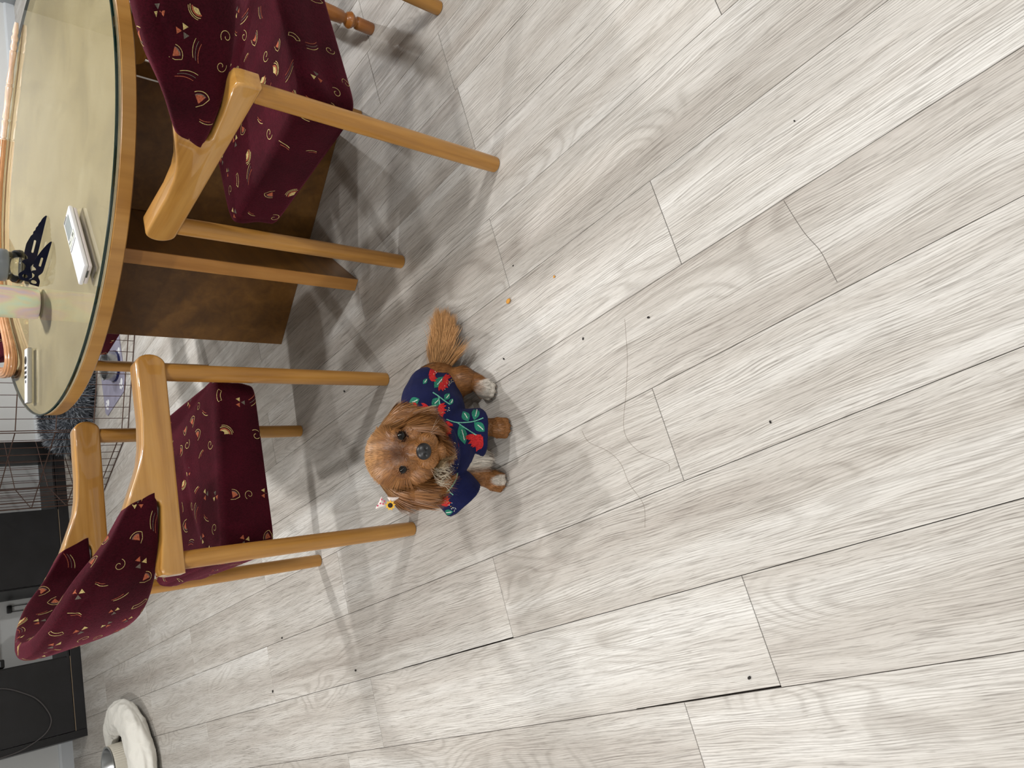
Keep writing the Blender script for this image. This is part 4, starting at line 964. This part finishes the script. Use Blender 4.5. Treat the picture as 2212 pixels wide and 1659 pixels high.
# left sleeve
flower(950, 1092, 2.4, 6.2, 27, 16); dots(970, 1087, 0.75, 42, 10, 30); leaf(957, 1108, 979, 1105, 12); stem([(928, 1096), (941, 1094), (955, 1107)], 2.4); leaf(938, 1078, 967, 1060, 6); stem([(938, 1080), (960, 1066), (975, 1052), (986, 1032), (989, 1008)], 2.8); stem([(963, 1065), (972, 1064), (979, 1069)], 2.0)
# the side away from the picture carries the same print
def far_print(seed):
    rr = random.Random(seed); bv = BVHTree.FromPolygons([v.co.copy() for v in shirt_me.vertices], [tuple(p.vertices) for p in shirt_me.polygons]); done = []
    for p in rr.sample(list(shirt_me.polygons), 400):
        if p.normal.dot(HZA) > -0.05 or any((p.center - d).length < 0.045 for d in done): continue
        done.append(p.center.copy()); a = rr.random() * 6
        press(smb, bv, [(1, blob(leafshape(0, 0, 18, 4, 12, 8), 3)), (3, stroke([(5, 1.1), (13, 2.9)], 1.4)), (4, blob(leafshape(-3, 0, -16, 8, 8, 6), 2)), (4, blob(leafshape(-3, 0, -18, -2, 8, 6), 2))], p.center.copy(), p.normal.copy(), Vector((math.cos(a), math.sin(a), 0.4)), 0.001, 0.0006)
far_print(5)
sme = smb.mesh('shirt', SM, True, None, fix=False); sh = dpart('shirt', sme); sh['label'] = 'navy cotton shirt printed with red flowers and teal leaves'
md = sh.modifiers.new('cloth', 'SOLIDIFY') if False else None

# ---- coat: colour by place, strands by flow
GOLD = np.array(srgb(178, 124, 72)[:3]); DEEP = np.array(srgb(120, 72, 33)[:3]); PALE = np.array(srgb(206, 160, 110)[:3]); WHITE = np.array(srgb(222, 214, 202)[:3]); CREAM = np.array(srgb(214, 190, 150)[:3]); DARK = np.array(srgb(74, 38, 16)[:3])
STOP = Vector((0.014, -0.022, 0.055)); NOSE = Vector((0.018, -0.068, 0.086)); EYES = (Vector((0.0475, -0.0135, 0.052)), Vector((-0.0205, -0.0175, 0.052)))
def ss(a, b, x): t = min(1, max(0, (x - a) / (b - a))); return t * t * (3 - 2 * t)
def is_head(p): h = to_head(p); return p.z > 0.16 and h.y > -0.125 and abs(h.x) < 0.15 and h.z > -0.078
def coat(p, n):
    """-> colour, length, flow, lift"""
    h = to_head(p); nz = mnoise.noise(p * 26); lean = 0.5 + 0.5 * mnoise.noise(p * 70)
    if is_head(p):
        c = DEEP * (1 - lean) + GOLD * lean; f = h - STOP; ear = abs(h.x - 0.002) > 0.058 and h.y < 0.048
        pk = ss(0.005, 0.06, h.y) * 0.62; c = c * (1 - pk) + PALE * pk
        de = min((h - e).length for e in EYES); dn = (h - NOSE).length; ds = math.hypot(h.x - 0.014, (h.y + 0.012) * 0.8)
        if ear:
            ax = 1 if h.x > 0 else -1
            fl = Vector((ax * (0.75 * ss(-0.02, 0.05, h.y) - 0.30 * ss(-0.02, -0.07, h.y)), -1.0, 0.06))
            ln = (0.050 + 0.018 * nz) * (0.7 + 0.3 * ss(0.05, -0.03, h.y)); c = c * 0.92; lift = 0.08
        elif dn < 0.052 and h.y < -0.035:
            fl = h - NOSE; ln = 0.006 + 0.10 * max(0, dn - 0.02); lift = 0.30; c = DEEP * 0.35 + GOLD * 0.65
        elif h.y < -0.080 and h.z < 0.065:                                   # chin and throat: cream curls
            fl = Vector((-0.5 + 0.9 * nz, -1, 0.35)); ln = 0.030; lift = 0.5; t = ss(0.015, -0.015, h.x) ; c = c * (1 - t) + CREAM * t
        else:
            bk = ss(0.045, 0.09, math.hypot(h.x - 0.006, h.y)); fl = f.normalized() * (1 - 0.6 * bk) + Vector((0, 0.1, 0)) + Vector((0.0, -0.25, -1.3)) * bk; ln = (0.011 + 0.024 * ss(0.022, 0.065, ds)) * (1 - 0.35 * bk); lift = 0.07
            if h.y < -0.03: fl = Vector(((h.x - 0.014) * 9, -0.75, -0.2)); ln = 0.014
        k = math.exp(-(ds / 0.021) ** 2) * 0.85 + math.exp(-((de - 0.013) / 0.007) ** 2) * 0.35 * (1 if h.y < 0 else 0.5)
        c = c * (1 - min(0.85, k)) + DARK * min(0.85, k)
        if de < 0.0110: ln = 0.0
        elif de < 0.024: ln = min(ln, 0.006); fl = fl + (h - min(EYES, key=lambda e: (h - e).length)) * 40
        if dn < 0.017: ln = 0.0
        return c, ln, HXA * fl.x + HYA * fl.y + HZA * fl.z, lift
    c = DEEP * 0.55 * (1 - lean) + (DEEP * 0.4 + GOLD * 0.6) * (0.45 + 0.55 * lean)
    if p.x > 0.03 and p.y > 1.555: return PALE * 0.55 + GOLD * 0.45, 0.012, Vector((1, 0.1, 0.1)), 0.3
    chest = ss(0.045, 0.02, math.hypot((p.x + 0.178), (p.z - 0.085) * 0.55)) * ss(1.43, 1.40, p.y)
    paw = max(ss(0.034, 0.024, math.hypot(p.x + 0.018, p.y - 1.402)) * ss(0.05, 0.036, p.z), 0.9 * ss(0.016, 0.010, math.hypot(p.x + 0.236, p.y - 1.346)))
    c = c * (1 - max(chest, paw)) + WHITE * max(chest, paw)
    if p.z < 0.028 and (p.y < 1.45): return c, 0.0022, Vector((0, -0.8, -0.5)), 0.25
    if p.y < 1.425 and -0.215 < p.x < -0.135 and p.z < 0.14: return c, 0.034, Vector((0.15 * nz - 0.1, -0.25, -1)), 0.22
    if p.x > -0.05: return c, 0.014, Vector((0.1, -0.7, -0.7)), 0.2
    return c, 0.009, Vector((0.0, -0.35, -1)), 0.2
cols = np.ones((len(body_me.vertices), 4), np.float32)
for i, v in enumerate(body_me.vertices):
    c, ln, fl, li = coat(v.co, v.normal); cols[i, :3] = c * 0.7
    h = to_head(v.co)
    if min((h - e).length for e in EYES) < 0.0165: cols[i, :3] = DARK * 0.35
at = body_me.color_attributes.new('tint', 'FLOAT_COLOR', 'POINT'); at.data.foreach_set('color', cols.ravel())

tris = []; wts = []
body_me.calc_loop_triangles()
for t in body_me.loop_triangles:
    a, b, c = (body_me.vertices[i].co for i in t.vertices); m_c = (a + b + c) / 3
    hit, hn, _, dist = sbvh.find_nearest(m_c)
    if hit is not None and (m_c - hit).dot(hn) < 0.0005 and dist < 0.06 and not is_head(m_c): continue
    tris.append((a.copy(), b.copy(), c.copy(), t.normal.copy())); hh = is_head(m_c); wts.append(t.area * (1.25 if hh else 0.8))
wts = np.array(wts); pick = rng.choice(len(tris), size=70000, p=wts / wts.sum()); R1 = rng.random((70000, 5)); roots = []
for ti, rv in zip(pick, R1):
    a, b, c, n = tris[ti]; u_, v_ = (rv[0], rv[1]) if rv[0] + rv[1] < 1 else (1 - rv[0], 1 - rv[1]); p = a + (b - a) * u_ + (c - a) * v_
    col, ln, fl, lift = coat(p, n)
    if ln <= 0.001: continue
    cl = mnoise.noise_vector(p * 30) * 0.20 + mnoise.noise_vector(p * 120) * 0.13
    fl = fl.normalized() + cl; t = fl - n * fl.dot(n)
    if t.length < 1e-4: continue
    t.normalize(); ln *= 0.7 + 0.6 * rv[2]; pts = []; pos = p - n * 0.0006; d = (t + n * lift * (0.4 + 1.2 * rv[3])).normalized(); st_n = 5
    for k in range(st_n):
        pts.append(pos.copy()); d = (d - n * (lift * 0.42) + cl * 0.10 + Vector((0, 0, -0.05))).normalized(); pos = pos + d * (ln / (st_n - 1))
    for q_ in pts[1:]:
        dd = (q_ - p).dot(n)
        if dd < 0.0003 and ln < 0.03: q_ += n * (0.0006 - dd) * 0.7
        if q_.z < 0.0012: q_.z = 0.0012
    w_ = t.cross(n).normalized(); sh_ = 0.70 + 0.50 * rv[4] ** 1.3 + 0.26 * mnoise.noise(p * 130)
    roots.append((pts, w_, 0.8 + 0.5 * rv[3], col * sh_ * 0.80, np.minimum(col * sh_ * 1.08, 1), n))
# tail plume, fanned over the floor
tp = catmull([(0.022, 1.578, 0.045), (0.052, 1.590, 0.033), (0.092, 1.600, 0.025), (0.128, 1.604, 0.020)], 10)
for i in range(9000):
    s = rng.random() ** 0.9; f = s * (len(tp) - 1); k = min(int(f), len(tp) - 2); p = tp[k].lerp(tp[k + 1], f - k) + Vector((rng.normal(0, .004), rng.normal(0, .006), rng.uniform(-.004, .006)))
    side = rng.uniform(-1, 1); clump = round(side * 9 + s * 13) * 0.7 + 5; cn = mnoise.noise_vector(Vector((clump * 3.1, clump * 1.7, 2.0)))
    near = side < 0
    ang = (-1.45 if near else 0.85) * abs(side) ** 0.85 * (1.0 - 0.50 * s) + 0.14 * cn.x
    ln = (0.165 if near else 0.115) * (0.78 + 0.34 * cn.y) * (1.0 - 0.50 * s) * rng.uniform(0.8, 1.08); d = Vector((math.cos(ang), math.sin(ang), 0.16)); pts = []; pos = p.copy()
    for q_ in range(6):
        pts.append(Vector((pos.x, pos.y, max(pos.z, 0.0016 + 0.003 * rng.random())))); turn = (0.13 if near else -0.08) * (1 + cn.z * 0.5) + 0.16 * math.sin(1.6 * q_ + 6.3 * cn.x)
        d = Vector((d.x * math.cos(turn) - d.y * math.sin(turn), d.x * math.sin(turn) + d.y * math.cos(turn), d.z - 0.06)).normalized(); pos += d * ln / 5
    cc = (PALE * 0.65 + GOLD * 0.35) * (0.76 + 0.45 * (0.5 + 0.5 * math.sin(clump * 5.3))) * rng.uniform(0.85, 1.15)
    w_ = d.cross(Vector((0, 0, 1))).normalized(); roots.append((pts, w_, 1.4, cc * 0.75, np.minimum(cc * 1.05, 1), (Vector((0, 0, 1)) - w_ * 0.35 * side).normalized()))
# feathering behind the rump
for i in range(160):
    p = Vector((0.01 + rng.normal(0, .012), 1.60 + rng.normal(0, .012), 0.05 + rng.uniform(-.03, .02))); a = 1.75 + rng.normal(0, .45); d = Vector((math.cos(a), math.sin(a), -0.1)); ln = rng.uniform(.03, .06)
    pts = [p + d * ln * s + Vector((0, 0, -0.03 * s * s)) for s in (0, .35, .7, 1)]; pts = [Vector((q_.x, q_.y, max(q_.z, .002))) for q_ in pts]; cc = PALE * rng.uniform(.7, 1.1); roots.append((pts, d.cross(Vector((0, 0, 1))).normalized(), 1.0, cc * .9, cc))
# pale curls under the chin
for i in range(260):
    p = HP(rng.uniform(-0.062, 0.006), rng.uniform(-0.100, -0.082), rng.uniform(0.012, 0.040)); ph = rng.uniform(0, 6.28); ln = rng.uniform(0.018, 0.034); d0 = HXA * rng.uniform(-0.6, 0.1) - HYA * 1.0 + HZA * rng.uniform(0.0, 0.5)
    pts = [p + d0.normalized() * ln * s_ + (HXA * math.sin(ph + 5 * s_) + HZA * math.cos(ph + 5 * s_)) * 0.0075 * s_ for s_ in (0, .2, .4, .6, .8, 1)]; cc = (CREAM * 0.6 + WHITE * 0.4) * rng.uniform(0.65, 1.05); w_ = d0.cross(HZA).normalized(); roots.append((pts, w_, 0.8, cc * 0.75, cc, (HZA + HXA * rng.normal(0, .35)).normalized()))
# whiskers
for sx, x0 in ((1, 0.040), (-1, -0.006)):
    for k in range(5):
        p = HP(x0 + sx * 0.003 * (k // 2), -0.058 - 0.006 * (k % 4), 0.056 - 0.002 * k); d = (HXA * sx * (0.7 + 0.25 * k) + HYA * (-0.9 + 0.45 * k * 0.5) + HZA * 0.30).normalized(); ln = 0.035 + 0.006 * (k % 4)
        pts = [p + d * ln * s - HYA * 0.012 * s * s for s in (0, .33, .66, 1)]; roots.append((pts, d.cross(HZA).normalized(), 0.28, PALE, WHITE))

bo = dpart('body', body_me)
fur = strands('fur', [([p + Vector((0.1, -1.46, 0)) for p in pts], w_, ws, c0, c1, *n_) for pts, w_, ws, c0, c1, *n_ in roots], dog, 'dog_coat', width=0.0011)
fur['label'] = 'golden brown silky coat with white chest'
# eyes, lids, nose
def ellipsoid(c, rx, ry, rz, seg=28, rings=16, dent=None):
    mb = MB(); vs = []
    for i in range(rings + 1):
        a = PI * i / rings
        for k in range(seg):
            b = 2 * PI * k / seg; l = Vector((math.sin(a) * math.cos(b), math.cos(a), math.sin(a) * math.sin(b))); s = Vector((rx * l.x, ry * l.y, rz * l.z))
            if dent:
                for dx, dy, r, dp in dent: s *= 1 - dp * math.exp(-(((s.x - dx) / r) ** 2 + ((s.y - dy) / (r * 0.8)) ** 2)) * (1 if l.z > 0 else 0)
            q_ = c + HXA * s.x + HYA * s.y + HZA * s.z; vs.append(q_ + Vector((0.1, -1.46, 0)))
    fs = [(i * seg + k, i * seg + (k + 1) % seg, (i + 1) * seg + (k + 1) % seg, (i + 1) * seg + k) for i in range(rings) for k in range(seg)]
    return mb.add(vs, fs)
def surf(x, y):
    hit, hn, _, _ = bbvh.ray_cast(HP(x, y, 0.3), -HZA); return to_head(hit).z if hit else 0.05
for e in EYES:
    z = surf(e.x, e.y); ey = ellipsoid(HP(e.x, e.y, z - 0.0052), 0.0124, 0.0098, 0.0092).build('eye', 'eye_brown', dog, angle=None)
    ellipsoid(HP(e.x, e.y - 0.0006, z - 0.0026), 0.0052, 0.0052, 0.0066).build('pupil', 'eye_pupil', ey, angle=None)
zn = surf(0.018, -0.066)
ellipsoid(HP(0.018, -0.066, zn - 0.002), 0.0185, 0.0165, 0.0125, 40, 28, dent=((0.0085, -0.0060, 0.0042, 0.42), (-0.0085, -0.0060, 0.0042, 0.42), (0.0, -0.013, 0.0022, 0.18))).build('nose', 'nose_black', dog, angle=None)
for cx, cy, dx, dy in ((-0.1085, 1.360, -0.01, -1.0), (-0.240, 1.370, -0.25, -1.0), (-0.013, 1.418, -0.5, -0.9)):
    dl = math.hypot(dx, dy); dx, dy = dx / dl, dy / dl
    for k, fw_ in ((-1.5, 0.0165), (-0.5, 0.0235), (0.5, 0.0235), (1.5, 0.0165)):
        bx, by = cx - dy * k * 0.0122 + dx * (fw_ + 0.0035) + 0.1, cy + dx * k * 0.0122 + dy * (fw_ + 0.0035) - 1.46
        MB().tube([(bx, by, 0.009), (bx + dx * 0.003, by + dy * 0.003, 0.0065), (bx + dx * 0.0045, by + dy * 0.0045, 0.0025)], [0.0014, 0.0011, 0.0004], 8).build('claw', 'claw_dark', dog)
# hair bow with a small sunflower on the ear
flat_mat('bow_cream', srgb(232, 220, 214), 0.8); flat_mat('bow_pink', srgb(196, 70, 104), 0.8); flat_mat('petal_yellow', srgb(226, 174, 48), 0.7); flat_mat('seed_brown', srgb(34, 20, 12), 0.8)
bw = bpy.data.objects.new('hair_bow', None); COL.objects.link(bw); bw.parent = dog; bw.empty_display_size = 0.02; bw['label'] = 'pink dotted bow with a tiny sunflower'
def HB(x, y, z): return HP(x, y, z) + Vector((0.1, -1.46, 0))
zb = 0.040
def lobe(tip, base_a, base_b, th, mat):
    mb = MB(); A = [Vector(p) for p in (base_a, base_b, tip)]; m = [(A[0] + A[1]) / 2, (A[1] + A[2]) / 2, (A[2] + A[0]) / 2]; o = catmull([A[0], m[0], A[1], m[1], A[2], m[2]], 3, True); c = sum(o, Vector()) / len(o); n = len(o)
    vs = [HB(*(p)) for p in o] + [HB(*(p + Vector((0, 0, th)))) for p in [c + (p - c) * 0.82 for p in o]] + [HB(*(c + Vector((0, 0, th * 1.5))))]
    fs = [(i, (i + 1) % n, n + (i + 1) % n, n + i) for i in range(n)] + [(n + i, n + (i + 1) % n, 2 * n) for i in range(n)] + [tuple(range(n - 1, -1, -1))]
    mb.add(vs, fs); return mb.build('bow_loop', mat, bw, angle=60)
B0 = Vector((-0.097, 0.020, zb))
lb = lobe(B0 + Vector((-0.016, 0.026, 0)), B0 + Vector((0.012, 0.012, 0)), B0 + Vector((-0.008, 0.002, 0)), 0.005, 'bow_cream')
lobe(B0 + Vector((0.009, -0.026, -0.002)), B0 + Vector((0.010, 0.0, 0)), B0 + Vector((-0.005, -0.008, 0)), 0.004, 'bow_cream')
for dx, dy in ((0.006, 0.011), (-0.003, 0.014), (-0.008, 0.020), (0.002, 0.005), (-0.004, 0.008)):
    mb = MB(); c = B0 + Vector((dx, dy, 0.0068)); vs = [HB(*(c + Vector((0.0019 * math.cos(a), 0.0019 * math.sin(a), 0)))) for a in np.linspace(0, 2 * PI, 9)[:-1]]; vs += [v + HZA * 0.0012 for v in vs]
    mb.add(vs, [tuple(range(8)), tuple(range(15, 7, -1))] + [(i, (i + 1) % 8, 8 + (i + 1) % 8, 8 + i) for i in range(8)]).build('bow_dot', 'bow_pink', lb, smooth=False)
S0 = B0 + Vector((-0.007, -0.008, 0.007))
for k in range(9):
    a = 2 * PI * k / 9; mb = MB(); o = [S0 + Vector((r * math.cos(a) - w_ * math.sin(a), r * math.sin(a) + w_ * math.cos(a), 0)) for r, w_ in ((0.003, -0.0018), (0.008, -0.0024), (0.0118, 0), (0.008, 0.0024), (0.003, 0.0018))]
    vs = [HB(*p) for p in o] + [HB(*(p + Vector((0, 0, 0.0014)))) for p in o]; mb.add(vs, [tuple(range(5)), tuple(range(9, 4, -1))] + [(i, (i + 1) % 5, 5 + (i + 1) % 5, 5 + i) for i in range(5)]).build('petal', 'petal_yellow', bw, smooth=False)
ellipsoid(HP(S0.x, S0.y, S0.z + 0.001), 0.0056, 0.0056, 0.0022, 18, 10).build('seed_disc', 'seed_brown', bw, angle=None)
